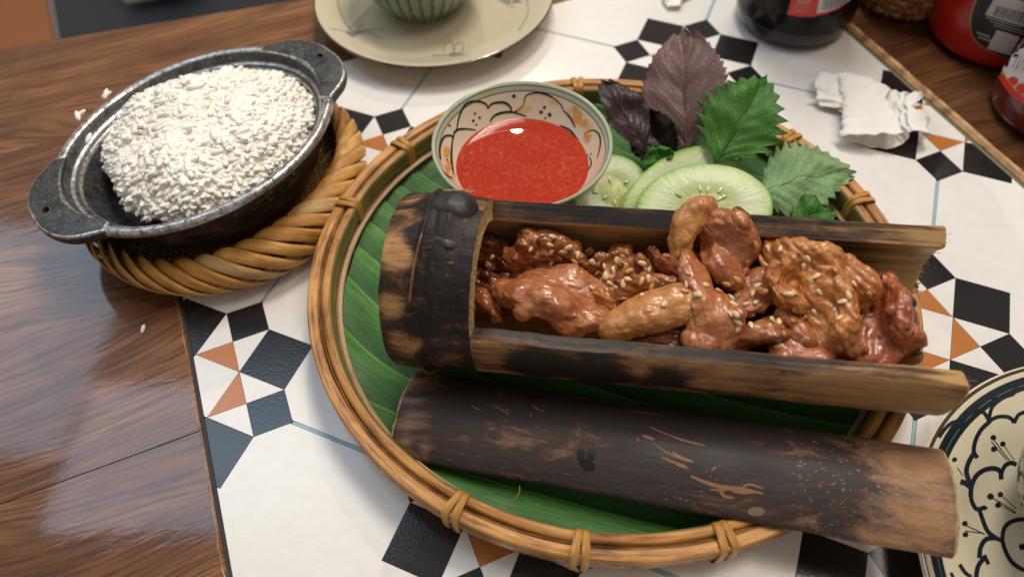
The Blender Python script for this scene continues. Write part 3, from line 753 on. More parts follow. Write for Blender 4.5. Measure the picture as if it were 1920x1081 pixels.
TMi = TM.inverted()
def tz(u, z): return (z + 12.6 * max(0, min(1, (u - 730) / 1080))) / 1000
def spine(pts):
    """[(u,v,z mm,r mm)] -> world centres and radii kept inside the trough"""
    out = []
    for u, v, z, r_ in pts:
        p = at(u, v, tz(u, z)); l = TMi @ Vector(p); rr = math.hypot(l.y, l.z); lim = TRO - TW - r_ / 1000 * .86
        ph = math.atan2(l.y, l.z)
        if rr > lim and not (-FN * .8 < ph < FF * .75) and l.z < .008:
            k = max(lim, .002) / rr; p = np.array(TM @ Vector((l.x, l.y * k, l.z * k)))
        out.append((p[0], p[1], p[2], r_ / 1000 * .93))
    return out
PIECES = [  # name label, material, [spines], bumpiness, lobes
 ('large smooth pink folded slice of meat beside the tube wall', M_PINK, [[(958, 545, 43, 9), (1000, 552, 46, 12), (1050, 572, 45, 12.5), (1100, 590, 43, 10), (1132, 605, 42, 7)], [(1005, 525, 46, 8), (1060, 535, 46, 9), (1110, 550, 44, 7)]], .8, 3),
 ('browned slice under a sprinkle of sesame near the knotted end', M_BROWN, [[(962, 490, 44, 6), (1005, 472, 47, 8), (1055, 478, 47, 8), (1092, 500, 44, 6.5)]], 1.3, 4),
 ('tiny blackened tip of meat sticking up near the far wall', M_DARK, [[(1088, 492, 44, 3.5), (1100, 478, 48, 2.6), (1109, 467, 50, 2.0)]], 1.0, 1),
 ('dark glazed scrap deep in the knotted end corner', M_DARK, [[(893, 480, 40, 7), (925, 472, 43, 7.5), (945, 500, 42, 6)]], 1.4, 5),
 ('brown glazed scrap low beside the pale cut edge', M_BROWN, [[(880, 560, 35, 8), (912, 565, 38, 8), (935, 592, 37, 6)]], 1.3, 4),
 ('dark meat scrap between pink slice and knotted end', M_DARK, [[(885, 520, 36, 8), (930, 528, 38, 7)]], 1.2, 4),
 ('reddish brown chunk in the middle dusted with sesame', M_BROWN, [[(1125, 505, 43, 8), (1165, 478, 46, 7), (1155, 470, 49, 4)], [(1150, 540, 44, 8), (1195, 520, 45, 8)]], 1.3, 5),
 ('red rounded nub of meat touching the tall pale strip', M_RED, [[(1222, 490, 45, 6), (1250, 505, 47, 8), (1278, 515, 47, 7)]], .9, 2),
 ('brown chunk above the pale sausage shaped strip', M_BROWN, [[(1180, 548, 44, 7), (1225, 545, 46, 8), (1262, 548, 46, 6)]], 1.3, 5),
 ('dark brown scrap against the far wall behind the red nub', M_DARK, [[(1180, 482, 42, 6), (1220, 476, 44, 6), (1250, 478, 45, 5)]], 1.4, 5),
 ('pale tan sausage shaped strip in the centre of the trough', M_PALE, [[(1153, 612, 47, 7.5), (1190, 596, 50, 8.5), (1240, 578, 51, 9), (1285, 570, 52, 9), (1312, 572, 51, 7)]], .5, 0),
 ('tall pale strip curling up above the far rim', M_PALE, [[(1326, 388, 67, 4.0), (1304, 398, 66, 6.0), (1288, 425, 63, 6.0), (1276, 458, 58, 5.5), (1270, 490, 54, 4.5)]], .7, 1),
 ('big knobbly pinkish chunk standing above the far rim', M_PINK, [[(1312, 428, 57, 8), (1345, 448, 59, 10), (1385, 468, 58, 9.5), (1405, 475, 56, 6)], [(1355, 490, 56, 9), (1372, 515, 53, 7)]], 1.2, 6),
 ('small dark brown nub on top of the knobbly chunk', M_DARK, [[(1382, 440, 60, 5), (1393, 415, 64, 4.5), (1386, 402, 67, 3.2)], [(1392, 415, 64, 4), (1368, 424, 61, 3.6)]], 1.3, 2),
 ('long glazed strip running diagonally down to the near rim', M_PINK, [[(1287, 462, 59, 3.0), (1298, 500, 58, 5.5), (1317, 550, 56, 7), (1337, 595, 53, 9), (1348, 625, 50, 9.5), (1375, 640, 48, 7)], [(1320, 632, 49, 8)]], .9, 2),
 ('large rough orange brown slice at the open half', M_ORANGE, [[(1430, 472, 56, 4), (1465, 488, 57, 7.5), (1515, 500, 58, 9), (1565, 518, 57, 9.5), (1598, 552, 55, 9)], [(1520, 500, 57, 9), (1535, 550, 57, 9.5), (1570, 600, 54, 9.5), (1545, 622, 51, 7)], [(1480, 490, 56, 8), (1465, 545, 54, 8), (1490, 565, 53, 7)]], 1.5, 5),
 ('pinkish scrap between diagonal strip and orange slice', M_PINK, [[(1395, 565, 48, 8), (1432, 535, 50, 8), (1445, 515, 50, 6)]], 1.1, 4),
 ('small brown lump by the near rim below the seeds', M_BROWN, [[(1412, 632, 48, 7.5), (1440, 620, 50, 7.5), (1462, 642, 48, 5.5)]], 1.3, 4),
 ('little red finger of meat lying along the near rim', M_RED, [[(1462, 656, 50, 5), (1500, 652, 51, 5.6), (1545, 660, 50, 5)]], .6, 1),
 ('reddish slice with charred edge at the open end', M_RED, [[(1640, 540, 52, 6), (1662, 575, 53, 9), (1668, 615, 51, 10), (1690, 650, 47, 6)], [(1610, 640, 48, 9), (1650, 645, 48, 9)]], 1.2, 4),
 ('last dark glazed tip beside the frayed open end', M_DARK, [[(1690, 655, 46, 5.5), (1703, 668, 45, 5), (1716, 672, 44, 3.4)]], 1.2, 3),
 ('low brown scrap under the reddish slice by the rim', M_BROWN, [[(1572, 662, 46, 6.5), (1610, 668, 46, 6)]], 1.2, 3),
 ('dark glazed scrap under the pale sausage shaped strip', M_DARK, [[(1205, 628, 42, 7), (1270, 636, 43, 7)]], 1.3, 5),
 ('brown scrap in shade below the orange slice', M_BROWN, [[(1490, 612, 48, 8), (1535, 636, 47, 7)]], 1.3, 4),
 ('small golden scrap on the seam between pink slice and middle chunk', M_ORANGE, [[(1120, 560, 46, 4.5), (1140, 575, 46, 4.5)]], 1.2, 4),
 ('small red scrap tucked under the tall pale strip', M_RED, [[(1300, 480, 52, 4.5), (1318, 500, 52, 4)]], 1.2, 3),
 ('thin charred shred behind the large orange slice', M_DARK, [[(1470, 470, 52, 4), (1530, 482, 53, 4), (1590, 505, 52, 3.6)]], 1.3, 5),
 ('little browned scrap between seeds and orange slice', M_BROWN, [[(1470, 600, 50, 5), (1495, 590, 51, 5)]], 1.3, 4),
 ('charred edge scrap beside the reddish end slice', M_DARK, [[(1690, 560, 51, 3.6), (1702, 600, 50, 3.6), (1706, 635, 48, 3.2)]], 1.2, 4),
 ('dark piece at the bottom near the closed end', M_DARK, [[(920, 545, 28, 9), (990, 520, 29, 10), (1050, 540, 29, 10)]], 1.2, 5),
 ('dark piece at the bottom under the middle chunks', M_DARK, [[(1100, 540, 29, 10), (1180, 560, 30, 10), (1270, 560, 30, 10)]], 1.2, 6),
 ('dark piece at the bottom under the diagonal strip', M_DARK, [[(1290, 560, 31, 10), (1370, 570, 32, 10), (1440, 590, 32, 10)]], 1.2, 6),
 ('dark piece at the bottom under the orange slice', M_DARK, [[(1470, 590, 33, 10), (1560, 600, 33, 10), (1640, 620, 33, 10)]], 1.2, 6),
]
def blob_mesh(name, spines, lobes, flat, seed):
    """torn, folded meat: flattened lobes strung along the spines, welded into one skin"""
    rs = random.Random(seed); bm = bmesh.new(); al = []
    for sp in spines:
        pts = smooth_prof(spine(sp), 7); tw = rs.uniform(0, 6.3)
        for k, p in enumerate(pts):
            d = pts[min(k + 1, len(pts) - 1)][:3] - pts[max(k - 1, 0)][:3]; d = Vector(d if np.linalg.norm(d) > 1e-9 else (1, 0, 0)).normalized()
            tw += rs.uniform(-.25, .30); al.append((p, d, tw, flat))
    base = list(al)
    for k in range(lobes * 4):                     # ragged bits along the edges
        p, d, tw, fl = rs.choice(base); n_ = d.orthogonal().normalized(); n_ = Matrix.Rotation(tw + rs.choice((1.57, -1.57)) + rs.uniform(-.6, .6), 3, d) @ n_
        q = p.copy(); q[:3] += np.array(n_) * p[3] * rs.uniform(.75, 1.12) + np.array(d) * rs.uniform(-.4, .4) * p[3]; q[3] = p[3] * rs.choice((.5, .38, .28, .20)) * rs.uniform(.85, 1.15)
        al.append((q, (d + Vector((rs.uniform(-.8, .8), rs.uniform(-.8, .8), rs.uniform(-.5, .5)))).normalized(), rs.uniform(0, 6.3), .75))
    for p, d, tw, fl in al:
        n_ = Matrix.Rotation(tw, 3, d) @ d.orthogonal().normalized(); m_ = d.cross(n_); r_ = p[3]
        a_, b_, c_ = r_ * rs.uniform(.95, 1.15), r_ * fl * rs.uniform(.9, 1.1), r_ * (1.12 + .25 * (1 - fl)) * rs.uniform(.92, 1.08)
        mtx = Matrix(((d.x * a_, n_.x * b_, m_.x * c_, p[0]), (d.y * a_, n_.y * b_, m_.y * c_, p[1]), (d.z * a_, n_.z * b_, m_.z * c_, p[2]), (0, 0, 0, 1)))
        bmesh.ops.create_icosphere(bm, subdivisions=2, radius=1.0, matrix=mtx)
    me = bpy.data.meshes.new(name); bm.to_mesh(me); bm.free()
    o = bpy.data.objects.new('blob', me); COL.objects.link(o)
    m = o.modifiers.new('r', 'REMESH'); m.mode = 'VOXEL'; m.voxel_size = .00060; m.adaptivity = 0
    s_ = o.modifiers.new('s', 'SMOOTH'); s_.iterations = 3; s_.factor = .5
    return o
FLAT = {'glazed pink meat': .62, 'glazed pale fat': .92, 'browned meat': .48, 'dark caramelised meat': .6, 'orange brown rough meat': .50, 'reddish meat': .50}
tmp = [blob_mesh('meat', p[2], p[4], FLAT[p[1].name], 11 + k * 5) for k, p in enumerate(PIECES)]
dg = bpy.context.evaluated_depsgraph_get()
MEAT = []; MV = []; MF = []; CREASE = {'glazed pink meat': .35, 'glazed pale fat': .10, 'browned meat': .7, 'dark caramelised meat': .9, 'orange brown rough meat': .55, 'reddish meat': .45}
for k, (o, p) in enumerate(zip(tmp, PIECES)):
    me = bpy.data.meshes.new_from_object(o.evaluated_get(dg)); bpy.data.objects.remove(o)
    n = len(me.vertices); co = np.empty(n * 3); me.vertices.foreach_get('co', co); co = co.reshape(-1, 3)
    no = np.empty(n * 3); me.vertex_normals.foreach_get('vector', no); no = no.reshape(-1, 3)
    am = p[3]; ph = k * 3.7; rot = Matrix.Rotation(k * 1.1, 3, (.3, .5, 1))
    d = np.empty(n); cc = co - co.mean(0); ev, ew = np.linalg.eigh(cc.T @ cc); loc_ = cc @ ew[:, ::-1]
    for i in range(n):
        q = rot @ Vector(co[i]); q2 = Vector((loc_[i][0] * .8, loc_[i][1] * 2.0, loc_[i][2] * 2.0 + .3 * k))
        w = noise.noise(q * 62 + Vector((ph, 0, 0))) * .0019
        r1 = abs(noise.noise(q2 * 48 + Vector((0, ph, 0)))); w -= max(0, .10 - r1) * .012 * CREASE[p[1].name]       # creases
        w += noise.noise(q2 * 150) * .00050 + noise.noise(Vector((q2.x * 90, q2.y * 330, q2.z * 330))) * .00042 + noise.noise(q * 620) * .00020
        d[i] = w * am
    co = co + no * d[:, None]
    c = np.array([co[:, 0].mean(), co[:, 1].mean(), co[:, 2].min()])
    me.vertices.foreach_set('co', (co - c).ravel()); me.update()
    me.polygons.foreach_set('use_smooth', [True] * len(me.polygons)); me.materials.clear(); me.materials.append(p[1])
    me.name = 'meat_piece'
    o = bpy.data.objects.new('meat_piece', me); COL.objects.link(o); o.location = c
    tag(o, p[0], 'meat', 'grilled meat pieces in the bamboo tube'); MEAT.append(o)
    b = len(MV); MV += [tuple(q) for q in co]; MF += [tuple(i + b for i in f.vertices) for f in me.polygons]
mtree = BVHTree.FromPolygons(MV, MF)

# ---- sesame seeds
SEED = [Mt('pale sesame').set(col=(.72, .52, .27), rough=.35, sss=.15, ssr=(1, .7, .4), sssc=.001, coat=.3), Mt('toasted sesame').set(col=(.56, .27, .07), rough=.35, sss=.1, ssr=(1, .7, .4), sssc=.001, coat=.3)]
g = G()
def seed_fn(a, b):
    t_ = 2 * math.pi * a; p = math.pi * (b - .5) * .998; x = math.sin(p); w = math.cos(p) * (1 - .32 * x)
    return (.00180 * x, .00104 * w * math.cos(t_), .00062 * w * math.sin(t_))
v, f, uv = grid(seed_fn, 8, 8, cu=True); g.add(v, f, uv)
seed_me = []
for m in SEED:
    o = build('sesame_seed', g, [m], None, local=True); seed_me.append(o.data); bpy.data.objects.remove(o)
SP = [((x / 2.703 + 680), (y / 2.703 + 320)) for x, y in [(815,360),(962,335),(850,397),(950,375),(1042,388),(885,420),(912,410),(930,418),(955,410),(1015,408),(880,433),(995,438),(1090,427),(1075,460),(955,470),(655,440),(1165,463),(1195,470),(1227,482),(1288,447),(1317,435),(1270,505),(1350,508),(1185,518),(1215,518),(1230,530),(1240,540),(1200,535),(1253,570),(1320,573),(1163,595),(1415,468),(1450,500),(1448,547),(1465,587),(1415,560),(1345,550),(1645,517),(1643,577),(1637,612),(1697,627),(1530,675),(1415,630)]]
SP += [((x / 2.4015 + 1200), (y / 2.4015 + 350)) for x, y in [(258,483),(297,443),(390,437),(355,470),(437,490),(410,500),(445,470),(422,530),(403,572),(432,573),(440,610),(440,640),(500,625),(508,483),(530,445),(523,518),(478,528),(500,577),(520,260),(483,338),(437,418),(577,280),(632,280),(735,360),(757,323),(775,420),(793,405),(672,483),(693,475),(808,475),(938,487),(963,437),(912,518),(787,565),(900,590),(595,600),(625,607),(625,718),(1033,485)]]
TOAST = {0, 11, 13, 20, 22, 26, 27, 34, 37, 39, 45, 46, 49, 61, 62, 63, 71, 81}
for k, (u, v) in enumerate(SP):
    h, n_ = cast(mtree, u, v)
    if h is None: continue
    n_ = (n_ + Vector((random.gauss(0, .12), random.gauss(0, .12), .15))).normalized()
    a_ = random.uniform(0, 2 * math.pi); x = n_.orthogonal().normalized(); x = Matrix.Rotation(a_, 3, n_) @ x; y = n_.cross(x)
    sc = random.uniform(.84, 1.12)
    o = bpy.data.objects.new('sesame_seed', seed_me[1 if k in TOAST else 0]); COL.objects.link(o)
    p = h + n_ * .00035
    o.matrix_world = Matrix(((x.x, y.x, n_.x, p.x), (x.y, y.y, n_.y, p.y), (x.z, y.z, n_.z, p.z), (0, 0, 0, 1))) @ Matrix.Diagonal((sc, sc, sc, 1))
    if k in TOAST: tag(o, 'golden toasted sesame seed on the glazed meat', 'seed', 'golden sesame seeds on the meat')
    else: tag(o, 'pale cream sesame seed on the glazed meat', 'seed', 'pale sesame seeds on the meat')

# ================================================================== strokes painted on real surfaces
def stroke(g, tree, pts, w, off=.00015, n=6, mi=0, taper=False):
    """a painted line: pixels of the photograph carried onto the surface that shows them"""
    P = smooth_prof(pts, n) if len(pts) > 2 else [np.array(pts[0], float) * (1 - k / 5) + np.array(pts[1], float) * k / 5 for k in range(6)]
    V = []
    for k, p in enumerate(P):
        a_ = P[max(0, k - 1)]; b_ = P[min(len(P) - 1, k + 1)]; d = b_ - a_; L = np.hypot(d[0], d[1]) + 1e-9; nx, ny = -d[1] / L, d[0] / L
        ww = w / 2 * (1.0 if not taper else .35 + .65 * math.sin(math.pi * (k + .5) / len(P)))
        q = [cast(tree, p[0] + nx * ww * e, p[1] + ny * ww * e) for e in (-1, 1)]
        V.append(None if (q[0][0] is None or q[1][0] is None) else [h + n_ * off for h, n_ in q])
    for k in range(len(V) - 1):
        if V[k] and V[k + 1] and (V[k][0] - V[k + 1][0]).length < .02:
            q = [V[k][0], V[k][1], V[k + 1][1], V[k + 1][0]]
            if (q[1] - q[0]).cross(q[3] - q[0]).dot(Vector(CAM) - q[0]) < 0: q.reverse()
            g.add(q, [[0, 1, 2, 3]], None, mi)
def patch(g, tree, poly, off=.0002, rings=5, mi=0, sub=4):
    """a filled printed or stained area on the surface"""
    P = []
    for i in range(len(poly)):
        a_, b_ = np.array(poly[i], float), np.array(poly[(i + 1) % len(poly)], float)
        P += [a_ + (b_ - a_) * k / sub for k in range(sub)]
    c = np.mean(P, 0); n = len(P); R_ = []
    for r_ in range(rings + 1):
        row = []
        for p in P:
            q = c + (p - c) * (r_ / rings if r_ else .001); h, n_ = cast(tree, q[0], q[1]); row.append(None if h is None else h + n_ * off)
        R_.append(row)
    for r_ in range(rings):
        for i in range(n):
            q = [R_[r_][i], R_[r_ + 1][i], R_[r_ + 1][(i + 1) % n], R_[r_][(i + 1) % n]]
            if all(x is not None for x in q):
                if (q[1] - q[0]).cross(q[2] - q[0]).dot(Vector(CAM) - q[0]) < 0: q.reverse()
                g.add(q, [[0, 1, 2, 3]], None, mi)
def blobpoly(cx, cy, rx, ry, seed=0, n=12, am=.35):
    return [(cx + rx * math.cos(2 * math.pi * k / n) * (1 + am * noise.noise((k * 1.7, seed, 0))), cy + ry * math.sin(2 * math.pi * k / n) * (1 + am * noise.noise((k * 1.7, seed, 0)))) for k in range(n)]

# black wet burn and bare scratches on the lid
ltree = bvh(*[c for c in lid.children])
g = G()
for q, (cx, cy, rx, ry) in enumerate([(1090, 852, 8, 13), (1109, 850, 8, 14), (1100, 868, 13, 9), (1105, 876, 12, 5)]):
    patch(g, ltree, blobpoly(cx, cy, rx, ry, q), .0003, 3)
build('burn_spot', g, [Mt('wet black burn').set(col=(.004, .004, .004), rough=.35)], lid)
g = G(); cs = lambda x, y: (x / 2.568 + 680, y / 2.568 + 660); cr = lambda x, y: (x / 2.568 + 1260, y / 2.568 + 660)
for pts, w in [([cs(525, 255), cs(545, 270), cs(572, 282)], 2), ([cs(640, 262), cs(668, 275), cs(690, 290), cs(705, 302)], 2.6), ([cs(690, 270), cs(700, 285)], 2), ([cs(810, 250), cs(840, 272), cs(880, 285)], 2.6), ([cs(805, 295), cs(812, 310)], 2.4), ([cs(668, 165), cs(660, 220)], 1.2), ([cs(1280, 280), cs(1360, 292), cs(1450, 304)], 1.8),
               ([cs(1380, 358), cs(1430, 380), cs(1500, 408)], 3), ([cs(1345, 400), cs(1405, 420)], 6), ([cs(1405, 440), cs(1460, 480), cs(1540, 515), cs(1590, 530)], 3), ([cs(1440, 505), cs(1500, 530), cs(1560, 548)], 4.2), ([cs(1320, 408), cs(1330, 430)], 3),
               ([cr(0, 405), cr(60, 425), cr(160, 450)], 4), ([cr(0, 480), cr(50, 510), cr(100, 525)], 6), ([cr(20, 540), cr(80, 560)], 4), ([cr(90, 595), cr(160, 625), cr(250, 650), cr(330, 655), cr(440, 680)], 8), ([cr(230, 655), cr(250, 690), cr(300, 700)], 7), ([cr(180, 660), cr(260, 665)], 4), ([cr(330, 660), cr(370, 635), cr(440, 655)], 4.5), ([cr(190, 570), cr(215, 548)], 4), ([cr(250, 640), cr(320, 670), cr(400, 672)], 8)]:
    stroke(g, ltree, pts, w, .00012, 5, taper=True)
tag(build('bare_scratch', g, [plain('bare tan bamboo under the char', (.25, .118, .046), .6, (300, .9))], lid), kind='stuff')
g = G()
patch(g, ltree, blobpoly(*cr(405, 765), 17, 9, 3, am=.2), .0003, 3); patch(g, ltree, blobpoly(*cr(1055, 770), 10, 4, 5), .0003, 3)
for k in range(170):
    x, y = random.uniform(580, 1090), random.uniform(420, 900)
    if y < 400 + (x - 580) * .1 or random.random() < .25: continue
    u, v = cr(x, y); L = random.uniform(1.6, 5.2); patch(g, ltree, blobpoly(u, v, L, random.uniform(.6, 1.2), k, 6), .00015, 1, sub=1)
tag(build('pale_fleck', g, [plain('pale flecks in the char', (.21, .145, .10), .45)], lid), kind='stuff')
# ================================================================== DIPPING BOWL
BC = (-.0694, .0574); BZ = .0088
def glaze(name, col, rough=.12, mott=.2):
    t = Mt(name); v = t.vec(); n1 = t.noise(v, 60, 4)
    c = t.mix(t.ramp(n1, [(.35, 0.0), (.75, mott)]), col, (col[0] * .86, col[1] * .78, col[2] * .62))
    sp = t.voro(v, 900); c = t.mix(t.ramp(sp, [(.06, .35), (.10, 0.0)]), c, tuple(q * .5 for q in col))
    return t.set(col=c, rough=rough, normal=t.bump(t.noise(v, 150, 2), .06, .001), coat=.3, coatr=.08)
CREAM = glaze('cream glazed ceramic', (.68, .605, .455)); CREAMD = glaze('warm cream plate glaze', (.56, .49, .345), .16)
CELAD = glaze('pale celadon rim glaze', (.42, .46, .35)); BROWNL = glaze('brown rim line glaze', (.055, .035, .022))
NAVY = glaze('navy underglaze paint', (.010, .017, .027), .18, .0); SLATE = glaze('grey green underglaze line', (.10, .14, .12), .2, .1)
bowl = thing('dipping_bowl', 'small cream ceramic bowl with painted dark petals, holding red sauce', 'bowl', (BC[0], BC[1], BZ))
prof = [(.0001, .0010), (.0165, .0010), (.0175, 0.0), (.0195, 0.0), (.0200, .0030), (.0225, .0055), (.0300, .0130), (.0365, .0225), (.0405, .0330), (.0425, .0405), (.0431, .0412, 1),
        (.0430, .0420, 1), (.0424, .0424, 1), (.0417, .0421, 1), (.0412, .0414, 3), (.0409, .0408, 1), (.0399, .0388, 3), (.0396, .0382, 0), (.0380, .0350), (.0345, .0290), (.0300, .0225), (.0240, .0160), (.0150, .0105), (.0001, .0090)]
out_band = [(.0001, .0010), (.0165, .0010), (.0175, 0.0), (.0195, 0.0), (.0200, .0030), (.0225, .0055), (.0300, .0130), (.0365, .0225), (.0396, .0305, 1), (.0405, .0330, 1), (.0425, .0405, 2)] + prof[10:]
g = G(); lathe(g, out_band, (BC[0], BC[1], BZ), 96)
bo = build('bowl_body', g, [CREAM, CELAD, BROWNL, SLATE], bowl, keep=True, sharp=50)
btree = bvh(bo); cb = lambda x, y: (x / 2.573 + 560, y / 2.573)
g = G()
for pts, w in [([(760, 640), (775, 560), (810, 500), (870, 490), (905, 505), (912, 525)], 3.2), ([(912, 525), (935, 500), (990, 495), (1020, 515), (1028, 540)], 3.6), ([(685, 770), (680, 715), (700, 662), (735, 655), (745, 675)], 3.2), ([(745, 675), (755, 632), (800, 622), (855, 628)], 3.0), ([(922, 588), (950, 555), (1020, 540), (1100, 562)], 3.4),
               ([(1085, 505), (1100, 460), (1160, 448), (1220, 468), (1265, 505), (1280, 540)], 2.4), ([(1280, 535), (1312, 570), (1335, 615)], 2.6), ([(1260, 605), (1310, 630), (1352, 682)], 3.0), ([(1375, 645), (1420, 628), (1450, 650), (1456, 700), (1440, 765)], 2.2), ([(742, 665), (736, 760), (748, 845)], 3.0), ([(700, 830), (722, 850), (745, 862)], 2.4), ([(1402, 752), (1412, 790), (1388, 835)], 2.0), ([(1030, 545), (1060, 530), (1085, 505)], 2.4)]:
    stroke(g, btree, [cb(*p) for p in pts], w * 1.45, taper=True)
for x, y, r_ in [(850, 548, 2.4), (873, 568, 2.6), (842, 583, 2.8), (857, 602, 2.0), (1186, 518, 3), (1211, 554, 4), (1170, 541, 3.4), (1190, 570, 2.2), (1038, 464, 3.6), (728, 606, 2.4), (1395, 748, 1.6), (1412, 742, 1.6), (715, 772, 2)]:
    patch(g, btree, blobpoly(*cb(x, y), r_, r_, x, 8, .1), .00015, 1, sub=1)
build('painted_pattern', g, [NAVY], bowl)
SMEAR = Mt('orange sauce smear').set(col=(.78, .33, .035), rough=.25, coat=.3, alpha=.62); SMEARL = Mt('thin orange sauce film').set(col=(.80, .48, .16), rough=.25, alpha=.38)
g = G()
for x, y, a_, b_, s_, m in [(1345, 560, 10, 13, 1, 0), (1372, 590, 8, 8, 2, 0), (1310, 535, 7, 6, 3, 1), (1395, 660, 7, 10, 4, 0), (1400, 610, 9, 9, 5, 1), (712, 735, 6, 10, 6, 0), (722, 800, 6, 12, 7, 0), (745, 850, 5, 8, 8, 1), (1085, 525, 14, 8, 9, 1), (1230, 490, 9, 5, 10, 1), (1330, 520, 5, 4, 11, 0)]:
    patch(g, btree, blobpoly(*cb(x, y), a_, b_, s_, 16, .9), .0003, 3, m, sub=2)
build('sauce_smear', g, [SMEAR, SMEARL], bowl)
t = Mt('red fermented dipping sauce'); v = t.vec()
m1 = t.noise(v, 420, 5, .65, .3); m2 = t.noise(v, 1300, 3, .6); m3 = t.noise(v, 70, 2)
f = t.math('ADD', t.math('MULTIPLY', m1, .75), t.math('ADD', t.math('MULTIPLY', m2, .30), t.math('MULTIPLY', m3, .25)))
SAUCE = t.set(col=t.ramp(f, [(.44, (.31, .016, .004)), (.68, (.38, .032, .010)), (.90, (.50, .12, .066))]), rough=.45, spec=.0, sss=.10, ssr=(1, .2, .1), sssc=.002, normal=t.bump(m2, .20, .0004), coat=1.0, coatr=.01)
g = G(); SZ = BZ + .0264
lathe(g, [(.0327, 0.0), (.0318, 0.0), (.0310, 0.0), (.0200, 0.0), (.0001, 0.0)], (BC[0], BC[1], SZ), 72)
tag(build('dipping_sauce', g, [SAUCE], None), 'frothy red chilli dipping sauce filling the painted bowl', 'sauce')

# ================================================================== CUCUMBER
t = Mt('cucumber cut face'); U = t.n('SeparateXYZ', {0: t.n('TexCoord').outputs['UV']}).outputs   # uv.x angle, uv.y radius
v = t.vec(); nz = t.noise(v, 140, 4)
rad = t.math('ADD', U[1], t.math('MULTIPLY', t.math('SUBTRACT', t.noise(v, 90, 3), .5), .10))
c = t.ramp(rad, [(.0, (.60, .66, .25)), (.36, (.62, .69, .28)), (.50, (.72, .80, .46)), (.62, (.80, .87, .60)), (.84, (.76, .86, .52)), (.95, (.58, .74, .28)), (1.0, (.30, .52, .10))])
stri = t.noise(t.vec((60, 2.2, 1), 'UV'), 1.0, 3, .6)
c = t.mix(t.math('MULTIPLY', t.ramp(stri, [(.48, 0.0), (.66, .38)]), t.ramp(rad, [(.05, 1.0), (.55, .9), (.64, 0.0)])), c, (.80, .84, .50))
bn = t.bump(t.math('ADD', nz, stri), .35, .0008); CUC = t.set(col=c, rough=.20, sss=.35, ssr=(.7, 1, .35), sssc=.004, normal=bn, coat=.4, coatr=.12)
_tr = t.n('BsdfTranslucent', {0: c, 'Normal': bn}); _mx = t.n('MixShader', {0: .38, 1: t.b.outputs[0], 2: _tr.outputs[0]}); t.nt.links.new(_mx.outputs[0], t.o.inputs[0])
RIND = Mt('cucumber rind'); _v = RIND.vec(); RIND = RIND.set(col=RIND.ramp(RIND.noise(_v, 120, 3), [(.35, (.16, .36, .05)), (.65, (.36, .56, .14))]), rough=.3, coat=.3)
CSEED = Mt('cucumber seed').set(col=(.66, .70, .40), rough=.2, sss=.3, ssr=(.7, 1, .35), sssc=.002, coat=.5)
CSD = Mt('dark cucumber seed cavity').set(col=(.42, .48, .20), rough=.15, coat=.5)
def cucumber(label, L, Rr, T, depth, th=.0034, seed=1):
    """ellipse through a left, a right and a top point; depth is how far the hidden half reaches"""
    L, Rr, T = np.array(L), np.array(Rr), np.array(T); c = (L + Rr) / 2; a_ = (Rr - L) / 2; b_ = T - c; b_ = b_ - a_ * (b_ @ a_) / (a_ @ a_)
    n_ = np.cross(a_, b_); n_ /= np.linalg.norm(n_); n_ = -n_ if n_[2] < 0 else n_
    root = thing('cucumber_slice', label, 'cucumber', c, group='cucumber slices on the tray')
    def pt(an, r_, h):
        s_ = math.sin(an); bb = b_ * (s_ if s_ > 0 else s_ * depth); wob = 1 + .02 * noise.noise((math.cos(an) * 2, math.sin(an) * 2, seed))
        bend = .0015 * math.sin(an + seed) * r_ * r_
        return tuple(c + (a_ * math.cos(an) + bb) * r_ * wob + n_ * (h + bend))
    g = G(); v, f, uv = grid(lambda a, b: pt(2 * math.pi * a, b * .97, th / 2 - .0006 * math.exp(-((b - .35) / .2) ** 2)), 64, 18, cu=True, flip=False); g.add(v, f, uv, 0)
    v, f, uv = grid(lambda a, b: pt(2 * math.pi * a, b * .97, -th / 2), 64, 10, cu=True, flip=True); g.add(v, f, uv, 0)
    build('flesh', g, [CUC], root)
    g = G(); v, f, uv = grid(lambda a, b: pt(2 * math.pi * a, .97 + .03 * math.sin(math.pi * b), th / 2 - th * b), 64, 6, cu=True, flip=False); g.add(v, f, uv, 0)
    build('rind', g, [RIND], root)
    g = G()
    for k in range(9):
        an = random.uniform(0, 2 * math.pi); rr = random.uniform(.22, .52); p = np.array(pt(an, rr, th / 2 + .0000)); q = np.array(pt(an, rr + .06, th / 2)); d = (q - p) / np.linalg.norm(q - p)
        ellipsoid(g, p, (d, np.cross(n_, d), n_), (.0020, .0008, .0004), 7, 5, 0 if random.random() < .7 else 1)
    tag(build('seed_core', g, [CSEED, CSD], root), kind='stuff')
    return root
cucumber('cucumber slice standing half hidden beside the dipping bowl', at(1085, 400, .016), at(1205, 325, .020), at(1165, 262, .028), 1.2, seed=2)
cucumber('paler cucumber slice in the middle, behind the front slice', at(1168, 420, .018), at(1378, 292, .022), at(1262, 286, .030), 1.0, seed=3)
cucumber('largest front cucumber slice leaning against the bamboo tube', at(1190, 408, .024), at(1450, 378, .027), at(1342, 303, .036), 1.0, seed=4)

